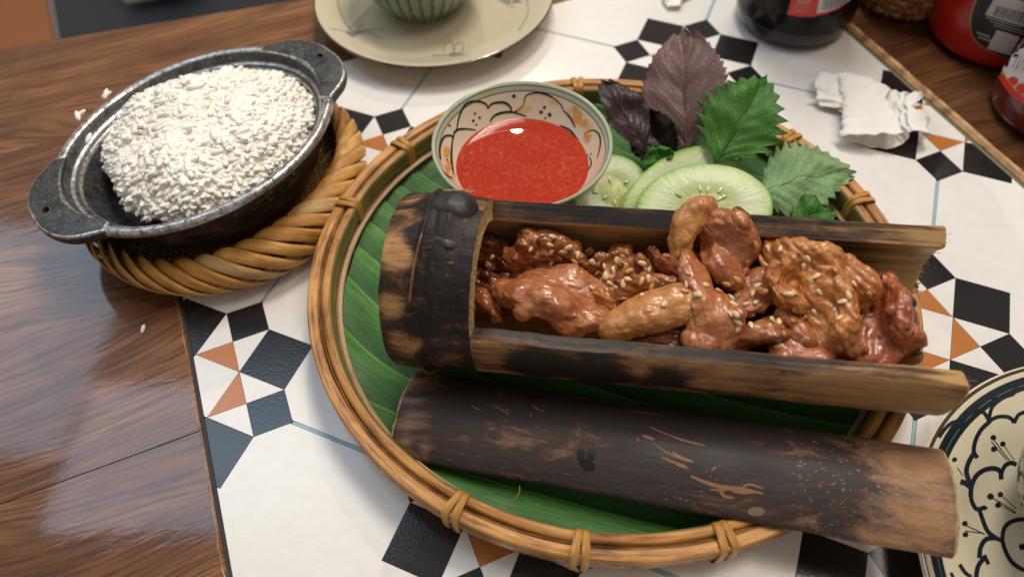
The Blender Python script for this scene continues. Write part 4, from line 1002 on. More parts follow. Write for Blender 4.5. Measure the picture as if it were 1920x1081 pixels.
# ================================================================== HERB LEAVES
def herb_mat(name, base, vein, under, rough=.42, lat=8.0, vs=.5):
    t = Mt(name); U = t.n('SeparateXYZ', {0: t.n('TexCoord').outputs['UV']}).outputs
    aw = t.math('MULTIPLY', t.math('ABSOLUTE', t.math('SUBTRACT', U[1], .5)), 2.0)
    ph = t.math('SUBTRACT', t.math('MULTIPLY', U[0], lat), t.math('MULTIPLY', t.math('POWER', aw, .85), 2.3))
    d = t.math('ABSOLUTE', t.math('SUBTRACT', t.math('FRACT', ph), .5))
    lm = t.ramp(d, [(.030, 1.0), (.075, 0.0)]); mm = t.ramp(aw, [(.018, 1.0), (.045, 0.0)])
    vm = t.math('MAXIMUM', t.math('MULTIPLY', lm, t.rng(aw, 0, 1, .9, .35)), mm)
    net = t.voro(t.vec((1, 1, 1)), 420, 'DISTANCE_TO_EDGE'); nm = t.ramp(net, [(.03, .35), (.10, 0.0)])
    nz = t.noise(t.vec((1, 1, 1)), 90, 4)
    c = t.mix(t.ramp(nz, [(.35, 0.0), (.7, .7)]), base, under)
    c = t.mix(nm, c, tuple(q * .62 for q in base)); c = t.mix(t.math('MULTIPLY', vm, vs), c, vein)
    bump = t.bump(t.math('SUBTRACT', t.math('MULTIPLY', nm, .6), vm), .55, .0008)
    m = t.set(col=c, rough=rough, normal=bump)
    tr = t.n('BsdfTranslucent', {0: c, 'Normal': bump}); mx = t.n('MixShader', {0: .32, 1: t.b.outputs[0], 2: tr.outputs[0]})
    t.nt.links.new(mx.outputs[0], t.o.inputs[0]); return m
H_PURP = herb_mat('purple perilla leaf', (.185, .088, .088), (.30, .11, .14), (.150, .095, .065), .45, 7, .6)
H_PURD = herb_mat('dark purple perilla leaf', (.045, .022, .024), (.10, .04, .05), (.060, .034, .030), .4, 7, .5)
H_GREEN = herb_mat('deep green mint leaf', (.045, .19, .014), (.10, .26, .04), (.075, .26, .022), .5, 9, .25)
H_PALE = herb_mat('pale green underside of leaf', (.32, .50, .22), (.42, .58, .32), (.27, .45, .185), .6, 9, .6)
def herb(name, label, base, tip, width, nrm, bend, mat, teeth=14, fold=.15, peak=.72, curl=0.0, tdepth=.10, stem=0.0, sway=0.0, pw=1.0, cat='leaf', group='herb leaves beside the cucumber'):
    P0, P1 = np.array(base), np.array(tip); ax = P1 - P0; L = np.linalg.norm(ax); d = ax / L
    n_ = np.array(nrm, float); n_ -= d * (n_ @ d); n_ /= np.linalg.norm(n_); sd = np.cross(n_, d)
    root = thing(name, label, cat, P0, group=group)
    def sp(t_): return P0 + ax * t_ + n_ * bend * 4 * t_ * (1 - t_) + sd * sway * math.sin(math.pi * t_)
    def fn(a, b):
        w = (b - .5) * 2; hw = width / 2 * (math.sin(math.pi * min(1, max(0, a)) ** peak)) ** pw
        saw = (a * teeth * 1.0) % 1.0; e = 1 + tdepth * (saw ** 1.3 - .5) * max(0, abs(w) - .70) / .30 if 0.04 < a < .97 else 1
        puff = .00035 * math.cos(2 * math.pi * (a * 8 - abs(w) * 2.2)) * (1 - abs(w)) * min(1, abs(w) * 6)
        return tuple(sp(a) + sd * w * hw * e + d * (.004 * abs(w)) * (1 if a < .9 else 0) * L / .06 + n_ * (fold * abs(w) * hw + curl * w * abs(w) * hw + puff + .0028 * noise.noise((a * 4, w * 1.6, L * 99)) + .0010 * abs(w) * noise.noise((a * 11, w, L * 77))))
    g = G(); v, f, uv = grid(fn, teeth * 8, 26); g.add(v, f, uv)
    o = build('blade', g, [mat], root); sm = o.modifiers.new('thickness', 'SOLIDIFY'); sm.thickness = .0003
    g = G(); P = [sp(q) + n_ * .0001 for q in np.linspace(-stem, .93, 24)]
    sweep(g, P, lambda k, t_: circle_loop(.00055 * (1.15 - t_), 7), up=tuple(n_)); build('midrib', g, [mat], root)
    return root
cam_dir = lambda p: CAM - np.array(p)
def hl(label, b, t_, w, bend, mat, mixn=(0, 0, .6), **k):
    m = (np.array(at(*b)) + np.array(at(*t_))) / 2; n_ = cam_dir(m); n_ = n_ / np.linalg.norm(n_) + np.array(mixn); return herb(k.pop('name', 'perilla_leaf'), label, at(*b), at(*t_), w, n_, bend, mat, **k)
hl('large upright purple perilla leaf rising over the far tray rim', (1287, 292, .022), (1283, 52, .052), .0440, .004, H_PURP, (-.15, 0, .1), teeth=17, fold=.10, peak=.80, stem=.03)
hl('small dark purple leaf next to the dipping bowl', (1215, 300, .024), (1128, 150, .046), .0230, .003, H_PURD, (.55, 0, .1), teeth=12, fold=.30, peak=.95)
hl('dark folded purple leaf low between bowl and tall leaf', (1265, 310, .020), (1188, 205, .034), .0260, -.004, H_PURD, (-.3, .2, .0), teeth=10, fold=.5, peak=.8)
hl('deep green serrated leaf pointing up to the right', (1338, 312, .026), (1437, 142, .050), .0430, .004, H_GREEN, (.10, .1, .1), name='mint_leaf', teeth=10, fold=.06, peak=.74, tdepth=.42, pw=1.15)
hl('pale green leaf turned underside up at the right of the cucumber', (1420, 368, .019), (1606, 322, .026), .0400, .004, H_PALE, (0, .1, .3), name='mint_leaf', teeth=11, fold=-.06, peak=.60, tdepth=.30, sway=.003, pw=1.15)
hl('green leaf edge peeping out between purple leaf and cucumber', (1240, 318, .024), (1225, 272, .032), .016, .002, H_GREEN, (.1, .2, .2), name='mint_leaf', teeth=9, fold=.2)
hl('low green leaf under the pale one by the tray rim', (1480, 420, .016), (1565, 392, .018), .022, .002, H_GREEN, (.1, .2, .4), name='mint_leaf', teeth=9, fold=.1)
hl('green leaf tip behind the dipping bowl at the far rim', (1130, 245, .020), (1112, 196, .024), .018, .002, H_GREEN, (.1, .2, .4), name='mint_leaf', teeth=9, fold=.1)
# ================================================================== PAN, HOLDER, RICE
PN = np.array([-.1381, .0842, 1.0]); PN /= np.linalg.norm(PN); PO = np.array([-.2362, .0791, .0420])
xa = np.array([1.0, 0, 0]) - PN * PN[0]; xa /= np.linalg.norm(xa); ya = np.cross(PN, xa)
PM = Matrix(((xa[0], ya[0], PN[0], PO[0]), (xa[1], ya[1], PN[1], PO[1]), (xa[2], ya[2], PN[2], PO[2]), (0, 0, 0, 1)))
t = Mt('dark cast iron, worn bright along its edges'); v = t.vec(); geo = t.n('NewGeometry')
n1 = t.noise(v, 120, 5, .6); n2 = t.noise(v, 600, 4, .65); X = t.xyz()
c = t.mix(t.ramp(n1, [(.35, 0.0), (.65, 1.0)]), (.030, .031, .034), (.075, .074, .074))
c = t.mix(t.ramp(n2, [(.56, 0.0), (.66, .7)]), c, (.24, .215, .19))
IRON = t.set(col=c, rough=t.rng(n1, .3, .7, .36, .55), metal=.35, normal=t.bump(n2, .30, .0006))
t = Mt('worn bright cast iron rim'); v = t.vec(); n1 = t.noise(v, 260, 5, .65); n2 = t.noise(v, 700, 3, .6)
f = t.math('ADD', t.math('MULTIPLY', n1, .6), t.math('MULTIPLY', n2, .4))
IRONW = t.set(col=t.ramp(f, [(.36, (.08, .078, .076)), (.48, (.40, .39, .375)), (.62, (.70, .68, .66))]), rough=.32, metal=.75, normal=t.bump(n2, .4, .0005))
t = Mt('baked brown cast iron side'); v = t.vec(); n1 = t.noise(t.vec((1, 1, 3)), 70, 5, .65, .5); n2 = t.noise(v, 420, 4)
c = t.ramp(n1, [(.38, (.018, .015, .014)), (.55, (.060, .040, .030)), (.70, (.19, .115, .065))]); c = t.mix(t.ramp(n2, [(.60, 0.0), (.68, .6)]), c, (.26, .23, .20))
IRONS = t.set(col=c, rough=.45, metal=.3, normal=t.bump(n2, .35, .0006))
pan = thing('cast_iron_pan', 'round cast iron pan with two tab handles, full of rice', 'pan', mat=PM)
prof = [(.0001, -.0330), (.0480, -.0330), (.0535, -.0310), (.0580, -.0240), (.0632, -.0105), (.0650, -.0070), (.0700, -.0052), (.0716, -.0042), (.0727, -.0026, 1), (.0729, -.0010, 1), (.0722, .0003, 1), (.0708, .0008, 1), (.0692, .0006, 1), (.0680, -.0004, 2),
        (.0667, -.0030, 2), (.0655, -.0048, 1), (.0640, -.0056, 2), (.0622, -.0064, 1), (.0612, -.0080, 2), (.0595, -.0160, 2), (.0560, -.0235, 2), (.0500, -.0275, 2), (.0001, -.0280)]
g = G(); lathe(g, prof, (0, 0, 0), 120); build('pan_body', g, [IRONS, IRONW, IRON], pan, local=True, sharp=60)
def handle(a0):
    cr_, hole = .0765, []
    outl = []
    for an, rr in smooth_prof([(-33, .0722), (-29, .0748), (-24, .0790), (-17, .0822), (-8, .0837), (0, .0840), (8, .0837), (17, .0822), (24, .0790), (29, .0748), (33, .0722)], 4): outl.append((an, rr))
    for an in np.linspace(32, -32, 21): outl.append((an, .0672))
    xy = [(rr * math.cos(R(an)), rr * math.sin(R(an))) for an, rr in outl]; n = len(xy)
    hc = (.0768, 0.0)
    hol = []
    for x, y in xy:
        q = math.atan2(y - hc[1], (x - hc[0])); hol.append((hc[0] + .0016 * math.cos(q), hc[1] + .0026 * math.sin(q)))
    def rz(p, z): return (p[0] * math.cos(a0) - p[1] * math.sin(a0), p[0] * math.sin(a0) + p[1] * math.cos(a0), z)
    def ins(p, d): q = np.array([hc[0] - p[0], hc[1] - p[1]]); L = np.hypot(*q); return (p[0] + q[0] / L * d, p[1] + q[1] / L * d)
    rows = [[rz(p, .0013) for p in hol], [rz(ins(p, .0018), .0013) for p in xy], [rz(ins(p, .0006), .0010) for p in xy], [rz(p, .0001) for p in xy], [rz(p, -.0028) for p in xy], [rz(ins(p, .0012), -.0042) for p in xy], [rz(p, -.0042) for p in hol], [rz(p, .0013) for p in hol]]
    g = G(); v = [p for r_ in rows for p in r_]; f = []; mi = []
    for k in range(7):
        for i in range(n):
            f.append([k * n + i, (k + 1) * n + i, (k + 1) * n + (i + 1) % n, k * n + (i + 1) % n]); mi.append({0: 0, 1: 1, 2: 1, 3: 0, 4: 0, 5: 0, 6: 0}[k])
    g.add(v, f, None, mi); return build('handle', g, [IRON, IRONW], pan, local=True, sharp=35)
handle(R(40)); handle(R(221))

# ---- rice
RICE = Mt('steamed white rice'); _v = RICE.vec(); RICE = RICE.set(col=RICE.ramp(RICE.noise(_v, 60, 3), [(.35, (.85, .81, .715)), (.65, (.90, .87, .805))]), rough=.34, spec=.45)
RC = (.0035, .0020)
def rice_edge(th): return min(.0578 - RC[0] * math.cos(th) - RC[1] * math.sin(th), rice_edge0(th))
def rice_edge0(th): return .0575 + .0035 * noise.noise((math.cos(th) * 1.6, math.sin(th) * 1.6, 2)) + .0016 * noise.noise((math.cos(th) * 7, math.sin(th) * 7, 5)) - .0095 * math.exp(-((((th - R(221) + math.pi) % (2 * math.pi)) - math.pi) / .55) ** 2) - .0045 * math.exp(-((((th - R(72) + math.pi) % (2 * math.pi)) - math.pi) / .30) ** 2)
def rice_z(r_, th):
    q = min(1, r_ / rice_edge(th)); x, y = r_ * math.cos(th), r_ * math.sin(th)
    return -.0125 + .0245 * (1 - q ** 2.6) ** .55 + .0095 * noise.noise((x * 38, y * 38, 7)) * (1 - q ** 3) + .0022 * noise.noise((x * 110, y * 110, 3)) * (1 - q ** 6)
g = G(); v, f, uv = grid(lambda a, b: (RC[0] + rice_edge(2 * math.pi * a) * b * math.cos(2 * math.pi * a), RC[1] + rice_edge(2 * math.pi * a) * b * math.sin(2 * math.pi * a), rice_z(rice_edge(2 * math.pi * a) * b, 2 * math.pi * a) - .0001), 90, 30, cu=True); g.add(v, f, uv)
gv, gf = [], []
for j in range(7):
    p = math.pi * (j / 6 - .5) * .97
    for i in range(8):
        q = 2 * math.pi * i / 8; gv.append((.0046 * math.sin(p), .00168 * math.cos(p) ** .7 * math.cos(q), .00155 * math.cos(p) ** .8 * math.sin(q)))
for j in range(6):
    for i in range(8): gf.append([j * 8 + i, j * 8 + (i + 1) % 8, (j + 1) * 8 + (i + 1) % 8, (j + 1) * 8 + i])
gv = np.array(gv)
for k in range(3500):
    th = random.uniform(0, 2 * math.pi); b = math.sqrt(random.random()); b = b if random.random() > .12 else random.uniform(.93, 1.0); r_ = rice_edge(th) * b
    p = np.array([RC[0] + r_ * math.cos(th), RC[1] + r_ * math.sin(th), rice_z(r_, th) + random.uniform(-.0013, -.0007) + (random.uniform(.0004, .0016) if random.random() < .09 else 0)])
    az = random.uniform(0, 2 * math.pi); el = random.gauss(0, .18); d = np.array([math.cos(az) * math.cos(el), math.sin(az) * math.cos(el), math.sin(el)]); s_ = np.cross([0, 0, 1], d); s_ /= np.linalg.norm(s_); w = np.cross(d, s_)
    sc = random.uniform(.78, 1.12); q = gv.copy(); bend = random.uniform(-60, 60); q[:, 2] += bend * q[:, 0] ** 2
    g.add(p + sc * (q[:, :1] * d + q[:, 1:2] * s_ + q[:, 2:] * w), gf)
o = build('cooked_rice', g, [RICE], None, local=True); o.matrix_world = PM
tag(o, 'heaped steamed white rice filling the cast iron pan', 'rice', kind='stuff')
def grain(u, v, z, label, parts=1):
    g = G(); c = at(u, v, z)
    for k in range(parts):
        az = random.uniform(0, 3); d = np.array([math.cos(az), math.sin(az), .3]); d /= np.linalg.norm(d); s_ = np.cross([0, 0, 1.], d); s_ /= np.linalg.norm(s_)
        ellipsoid(g, c + np.array([random.uniform(-1, 1), random.uniform(-1, 1), random.uniform(0, .8)]) * .0010 * (parts > 1) + [0, 0, .0010], (d, s_, np.cross(d, s_)), (.0034 * (.7 if z < .01 else 1), .0014 * (.7 if z < .01 else 1), .0010), 10, 7)
    tag(build('rice_grain', g, [RICE], None), label, 'rice grain', 'stray rice grains')
grain(199, 181, .0370, 'stray rice grains stuck on the far rim of the pan', 2)
grain(152, 219, .0340, 'stray rice grains clinging outside the pan rim near the handle', 2)
grain(168, 262, .0340, 'single stray rice grain just inside the pan rim', 1)
grain(270, 618, .0002, 'squashed rice grain on the wood below the woven holder', 1)

# ---- woven holder
HC = (-.2285, .0735)
STR = fibre_mat('golden bamboo strip', (.34, .135, .020), (.64, .32, .065), (.82, .50, .15), 3, 16, .24)
STR3 = fibre_mat('honey bamboo strip', (.26, .095, .014), (.54, .24, .045), (.72, .40, .10), 3, 22, .24)
STR2 = fibre_mat('pale bamboo strip', (.34, .18, .055), (.56, .34, .13), (.70, .48, .22), 3, 16, .4)
hold = thing('woven_holder', 'golden woven bamboo strip holder under the rice pan', 'basket', (HC[0], HC[1], 0))
def strip(width, path, th=.0007, tilt=0.0, n=26):
    """flat band along a path given as (angle, r, z) about the holder's centre"""
    P = smooth_prof(path, 7); P = [np.array([p[1] * math.cos(p[0]), p[1] * math.sin(p[0]), p[2]]) for p in P]; m = len(P); g = G(); rows = []
    for k in range(m):
        d = P[min(k + 1, m - 1)] - P[max(k - 1, 0)]; d /= np.linalg.norm(d)
        rad = np.array([P[k][0], P[k][1], 0]); rad /= np.linalg.norm(rad)
        tor = P[k] - rad * .064 - np.array([0, 0, .011]); tor -= d * (tor @ d); nr_ = tor / np.linalg.norm(tor); sd = np.cross(d, nr_)
        q = (1.12 - .58 * k / m) * (.6 + .4 * min(1, 4 * k / m, 4 * (m - 1 - k) / m + .2))
        nr2 = nr_ * math.cos(tilt) + sd * math.sin(tilt); sd2 = sd * math.cos(tilt) - nr_ * math.sin(tilt)
        rows.append([P[k] + sd2 * width / 2 * e * q + nr2 * h for e, h in ((-1, 0), (-.9, th), (-.45, th * 1.35), (0, th * 1.5), (.45, th * 1.35), (.9, th), (1, 0), (.5, -th * .4), (-.5, -th * .4))])
    v = [p for r_ in rows for p in r_]; f = []; uv = []; c_ = 9
    for k in range(m - 1):
        for j in range(c_):
            f.append([k * c_ + j, (k + 1) * c_ + j, (k + 1) * c_ + (j + 1) % c_, k * c_ + (j + 1) % c_][::-1]); uv.append([(k / m, j / c_), ((k + 1) / m, j / c_), ((k + 1) / m, (j + 1) / c_), (k / m, (j + 1) / c_)][::-1])
    return g.add(v, f, uv)
def ringcopies(name, g, mat, n, a0=0.0):
    first = None
    for k in range(n):
        if first is None: o = first = build(name, g, [mat], hold, local=True)
        else: o = bpy.data.objects.new(name, first.data); COL.objects.link(o); o.parent = hold
        o.rotation_euler = (random.uniform(-.004, .004), random.uniform(-.004, .004), a0 + 2 * math.pi * k / n + random.uniform(-.012, .012)); s_ = random.uniform(.993, 1.010); o.scale = (s_, s_, random.uniform(.96, 1.05))
for k in range(38):
    a0 = 2 * math.pi * k / 38; w_ = (.5 - .5 * math.cos(a0 + .2 - R(150))) ** 2; j_ = random.uniform(-.012, .012)
    build('border_strand', strip(.0074 * random.uniform(.92, 1.08), [(a0 - .05 + j_, .0690 - .0115 * w_, .0110 + .0120 * w_), (a0 + .05, .0698 - .0075 * w_, .0135 + .0130 * w_), (a0 + .17, .0712 - .0030 * w_, .0155 + .0098 * w_), (a0 + .30, .0735, .0158 + .0042 * w_), (a0 + .42 + j_, .0745, .0120), (a0 + .52, .0720, .0068), (a0 + .60, .0675, .0028)], tilt=.30), [(STR, STR3, STR, STR2, STR3)[(k * 7) % 5]], hold, local=True)
ringcopies('side_strand', strip(.0062, [(0, .0700, .0155), (-.06, .0698, .0105), (-.14, .0672, .0055), (-.22, .0625, .0022), (-.40, .0500, .0012)]), STR2, 42, .05)
ringcopies('side_strand', strip(.0056, [(0, .0690, .0150), (.06, .0686, .0095), (.16, .0655, .0042), (.26, .0600, .0018), (.42, .0500, .0010)]), STR2, 42, .0)
g = G(); lathe(g, [(.0001, .0006), (.060, .0006), (.0672, .0060), (.0690, .0090), (.0680, .0090), (.0655, .0060), (.058, .0018), (.0001, .0016)], (0, 0, 0), 72)
build('woven_base', g, [weave], hold, local=True)

# ================================================================== PLATES AND CUPS
def plate(name, label, c, r_, h, mats, seq):
    root = thing(name, label, 'plate', (c[0], c[1], .0002))
    g = G(); lathe(g, seq, (c[0], c[1], .0002), 120)
    return root, build('plate_body', g, mats, root, keep=True, sharp=60)
PC = (-.1262, .2365)
k_ = .0795
seq = [(.0001, .0015), (.040, .0015), (.042, 0.0), (.046, 0.0), (.048, .0030), (.062, .0070), (.0740, .0125), (.0788, .0146, 2), (.0797, .0153, 2), (.0796, .0160, 2), (.0785, .0163, 0), (.0765, .0158, 0), (.0690, .0125), (.0600, .0082), (.0520, .0058), (.0480, .0050), (.0001, .0048)]
pl1, pb1 = plate('saucer_plate', 'cream saucer with faint grey flower sprigs under a green striped bowl', PC, .08, .015, [CREAMD, CELAD, BROWNL], seq)
tr1 = bvh(pb1); g = G()
for pts, w in [([(185, 0), (205, 70), (235, 125), (268, 162)], 2.2), ([(268, 162), (300, 150), (410, 140)], 1.4), ([(268, 165), (330, 158), (405, 188)], 1.4), ([(268, 165), (215, 150), (150, 140)], 1.2), ([(268, 165), (310, 110)], 1.0), ([(700, 255), (705, 215), (740, 205), (748, 262)], 1.8), ([(748, 262), (760, 215), (790, 210), (788, 250), (750, 266)], 1.8), ([(640, 270), (700, 268), (748, 264), (800, 266)], 1.6), ([(1100, 0), (1108, 60), (1080, 120), (1060, 150)], 1.8), ([(960, 0), (1010, 15), (1080, 8)], 2.4), ([(1000, 20), (1040, 40)], 1.4)]:
    stroke(g, tr1, [cb(*p) for p in pts], w)
for x, y, a_, b_ in [(262, 165, 9, 5), (290, 158, 6, 4), (240, 160, 5, 3), (748, 264, 9, 3.4), (1000, 8, 9, 5), (1050, 5, 6, 4)]: patch(g, tr1, blobpoly(*cb(x, y), a_, b_, x, 12, .8), .00015, 2, sub=1)
tag(build('painted_sprig', g, [plain('grey blue painted sprig', (.20, .225, .22), .25)], pl1), kind='stuff')
# green striped bowl on it
t = Mt('green glaze with dark stripes'); X = t.xyz(); an = t.math('ARCTAN2', X[1], X[0])
wv = t.math('SINE', t.math('ADD', t.math('MULTIPLY', an, 34), t.math('MULTIPLY', t.noise(t.vec(), 60, 2), 2.0)))
nz = t.noise(t.vec(), 240, 4)
c = t.mix(t.ramp(t.math('ADD', wv, t.math('SUBTRACT', nz, .5)), [(.45, 0.0), (.75, 1.0)]), (.20, .245, .155), (.030, .052, .042)); c = t.mix(t.ramp(nz, [(.55, 0.0), (.7, .5)]), c, (.34, .38, .26))
STRIPE = t.set(col=c, rough=.18, coat=.3, normal=t.bump(t.math('ADD', wv, nz), .3, .0010))
GC = (-.1352, .2395)
gb = thing('striped_bowl', 'small green bowl with dark vertical stripes standing on the cream saucer', 'bowl', (GC[0], GC[1], .0053))
g = G(); lathe(g, [(.0001, .0008), (.0200, .0008), (.0212, 0.0), (.0235, 0.0), (.0240, .0022), (.0285, .0060), (.0350, .0140), (.0395, .0240), (.0420, .0360), (.0430, .0440), (.0424, .0450), (.0412, .0440), (.0400, .0350), (.0360, .0210), (.0270, .0100), (.0001, .0065)], (GC[0], GC[1], .0053), 96)
build('bowl_body', g, [STRIPE], gb, sharp=60)

QC = (.1640, -.1355)
seq = [(.0001, .0015), (.045, .0015), (.047, 0.0), (.051, 0.0), (.053, .0030), (.070, .0080), (.0860, .0128), (.0893, .0138), (.0905, .0146, 0), (.0908, .0153, 0), (.0900, .0157, 2), (.0886, .0156, 0), (.0866, .0151, 1), (.0838, .0143, 3), (.0834, .0141, 1), (.0816, .0134, 0), (.0760, .0115), (.0680, .0088), (.0600, .0068), (.0530, .0057), (.0450, .0050), (.0001, .0048)]
pl2, pb2 = plate('patterned_plate', 'cream plate with bold navy petal outlines at the right edge of the table', QC, .091, .015, [CREAM, NAVY, BROWNL, SLATE], seq)
tr2 = bvh(pb2); cz = lambda x, y: (x / 3.368 + 1640, y / 3.368 + 760); g = G()
for pts, w in [([(405, 200), (440, 150), (480, 112), (515, 102), (545, 130), (547, 165)], 7), ([(545, 125), (580, 65), (640, 30), (690, 45), (722, 97)], 7), ([(720, 97), (740, 10), (810, -50), (880, -75)], 7), ([(880, -75), (895, -125), (943, -155), (990, -170)], 7), ([(720, 97), (770, 72), (825, 68), (862, 82), (880, 108)], 7), ([(880, 108), (905, 60), (945, 40), (1000, 30)], 7), ([(730, 95), (672, 150), (635, 220), (625, 290), (648, 328)], 8), ([(625, 300), (595, 350), (578, 410), (590, 465), (606, 505)], 9), ([(540, 478), (575, 490), (604, 512)], 10),
               ([(604, 570), (612, 500), (642, 440), (692, 405), (750, 395), (792, 415), (797, 465)], 9), ([(796, 430), (822, 378), (860, 360), (895, 372)], 8), ([(604, 560), (616, 612), (645, 652), (690, 642), (700, 655)], 8), ([(660, 655), (682, 722), (712, 790), (762, 832), (805, 850)], 8), ([(805, 850), (812, 785), (842, 742), (895, 720), (950, 715)], 8), ([(805, 850), (825, 915), (862, 982), (912, 1022), (950, 1038), (1000, 1050)], 8), ([(660, 960), (668, 892), (702, 842), (762, 832)], 9), ([(690, 940), (718, 1000)], 7), ([(690, 958), (652, 1012), (640, 1090), (650, 1160)], 9), ([(535, 1000), (570, 1052), (610, 1080)], 7), ([(480, 1052), (500, 1090), (540, 1130)], 6),
               ([(745, 205), (800, 280), (852, 345)], 1.6), ([(735, 225), (790, 290), (835, 345)], 1.6), ([(807, 240), (882, 345)], 1.2), ([(728, 572), (800, 615), (890, 672)], 1.6), ([(792, 560), (895, 650)], 1.2), ([(775, 620), (890, 680)], 1.2), ([(560, 750), (620, 775), (695, 812)], 1.6), ([(570, 790), (690, 805)], 1.6), ([(520, 390), (555, 440)], 1.4)]:
    stroke(g, tr2, [cz(*p) for p in pts], w)
for x, y, r_ in [(748, 200, 5), (808, 240, 5), (752, 273, 5.4), (730, 572, 6), (792, 560, 5), (778, 626, 5.4), (568, 742, 5), (572, 812, 5), (930, 890, 6), (503, 340, 4.4), (752, -52, 4.6)]:
    patch(g, tr2, blobpoly(*cz(x, y), r_ * 1.1, r_, x, 10, .15), .00015, 1, sub=1)
build('painted_pattern', g, [NAVY], pl2)
t = Mt('mottled green celadon'); nz = t.noise(t.vec(), 130, 4, .6, .5)
MOT = t.set(col=t.ramp(nz, [(.35, (.055, .085, .035)), (.5, (.15, .20, .10)), (.68, (.34, .38, .25))]), rough=.15, coat=.3)
CC = (.1545, -.1160, .0053)
cup = thing('celadon_bowl', 'mottled green bowl cut off by the picture edge on the patterned plate', 'bowl', CC)
g = G(); lathe(g, [(.0001, .0006), (.0230, .0006), (.0240, 0.0), (.0262, 0.0), (.0275, .0025), (.0375, .0100), (.0450, .0220), (.0485, .0340), (.0500, .0430), (.0494, .0436), (.0486, .0430), (.0470, .0330), (.0420, .0190), (.0300, .0090), (.0001, .0065)], CC, 96)
build('bowl_body', g, [MOT], cup, sharp=60)
# ================================================================== BOTTLES, WICKER POT, TISSUE
COLA = Mt('dark cola in clear plastic').set(col=(.0060, .0042, .0045), rough=.22, spec=.2, coat=.10, coatr=.05)
COLAP = Mt('clear plastic foot over dark drink').set(col=(.040, .032, .036), rough=.2, spec=.3, coat=.12, coatr=.05)
REDL = plain('red printed label', (.70, .035, .030), .32, (300, .05)); WHT = plain('white printed label', (.66, .66, .68), .4, (300, .05)); GREYB = plain('grey printed bars', (.20, .21, .25), .4)
PINKT = plain('pale pink small print', (.80, .42, .38), .4)
bc = (.1085, .2205)
bot = thing('cola_bottle', 'dark cola bottle with red label standing on the tiles', 'bottle', (bc[0], bc[1], 0))
g = G(); lathe(g, [(.0001, .004), (.018, .003), (.024, .0008, 1), (.0285, .0002, 1), (.0335, .0022, 1), (.0362, .0072, 1), (.0372, .0135, 0), (.0374, .030), (.0370, .042), (.0372, .048), (.0372, .120), (.0374, .126), (.0360, .150), (.0300, .180), (.0200, .215), (.0140, .235), (.0135, .262), (.0001, .263)], (bc[0], bc[1], 0), 72)
b1 = build('bottle_body', g, [COLA, COLAP], bot, keep=True)
btr = bvh(b1); g = G()
patch(g, btr, [(1476, 27), (1492, -30), (1510, -90), (1560, -140), (1640, -150), (1634, -60), (1615, -40), (1600, -14), (1590, 4), (1572, 17), (1545, 27), (1520, 32), (1498, 31)], .0003, 8)
build('label', g, [REDL], bot)
g = G(); patch(g, btr, [(1530, 25), (1540, -20), (1552, -70), (1622, -85), (1610, -30), (1592, 0), (1570, 14), (1550, 21)], .0006, 6)
build('barcode_panel', g, [WHT], bot)
g = G()
for k in range(15):
    u = 1541 + k * 3.1; vb = 18 - max(0, (k - 4)) * 1.0; stroke(g, btr, [(u, vb - 1), (u + 9 + k * .3, vb - 44)], .9 + (k % 3) * .5, .0009)
build('barcode_line', g, [GREYB], bot)
g = G()
for r_ in range(5):
    for k in range(9 - (r_ % 2)):
        stroke(g, btr, [(1489 + r_ * -.8 + k * 3.4, 6 + r_ * 4.0), (1491.4 + r_ * -.8 + k * 3.4, 6.3 + r_ * 4.0)], 1.3, .0006)
for pts in ([(1496, 3), (1499, -8)], [(1496, 3), (1502, 2.5), (1502, -2)], [(1507, 3.2), (1512, 3.4)], [(1507, 3), (1509, -7)], [(1515, 3.4), (1517, -7)], [(1515, -2), (1520, 3.2)]): stroke(g, btr, pts, 2.2, .0006)
build('label_print', g, [PINKT], bot)

CHIL = Mt('red chilli sauce seen through plastic').set(col=(.50, .014, .010), rough=.26, coat=.4, coatr=.1, sss=.1, ssr=(1, .1, .05), sssc=.004)
BLK = plain('black printed label', (.012, .012, .013), .35, (300, .05)); GOLD = Mt('gold label border').set(col=(.42, .26, .08), rough=.35, metal=.6)
cc = (.2290, .1960)
ch = thing('chilli_sauce_bottle', 'red chilli sauce bottle with gold bordered black label', 'bottle', (cc[0], cc[1], .0042))
g = G(); lathe(g, [(.0001, .002), (.030, .0012), (.0360, .0004), (.0390, .0022), (.0402, .0065), (.0404, .020), (.0398, .050), (.0390, .120), (.0360, .150), (.0220, .180), (.0150, .190), (.0140, .215), (.0001, .216)], (cc[0], cc[1], .0042), 80)
c1 = build('bottle_body', g, [CHIL], ch, keep=True); ctr = bvh(c1)
arc = [(1852, -40), (1838, -12), (1826, 14), (1820, 42), (1824, 66), (1838, 84), (1860, 98), (1886, 107), (1915, 110), (1960, 108)]
g = G(); patch(g, ctr, arc + [(1990, 60), (1990, -60), (1900, -60)], .0003, 8); build('label', g, [BLK], ch)
g = G(); stroke(g, ctr, arc, 3.0, .0005, 5); build('label_border', g, [GOLD], ch)
cq = lambda x, y: (x / 3.859 + 1700, y / 3.861)
g = G(); patch(g, ctr, [cq(570, 105), cq(632, 0), cq(660, -40), cq(940, 30), cq(900, 200), cq(846, 190)], .0006, 4); patch(g, ctr, [cq(582, 350), cq(655, 215), cq(822, 265), cq(745, 398)], .0006, 4); build('printed_panel', g, [WHT], ch)
g = G()
for k in range(16):
    x = 660 + k * 14.5; w_ = (1.2, 2.2, .9, 1.7)[k % 4]; stroke(g, ctr, [cq(x, 40 + k * 3.5), cq(x - 34, 108 + k * 3.8)], w_, .0009)
build('barcode_line', g, [BLK], ch)
g = G()
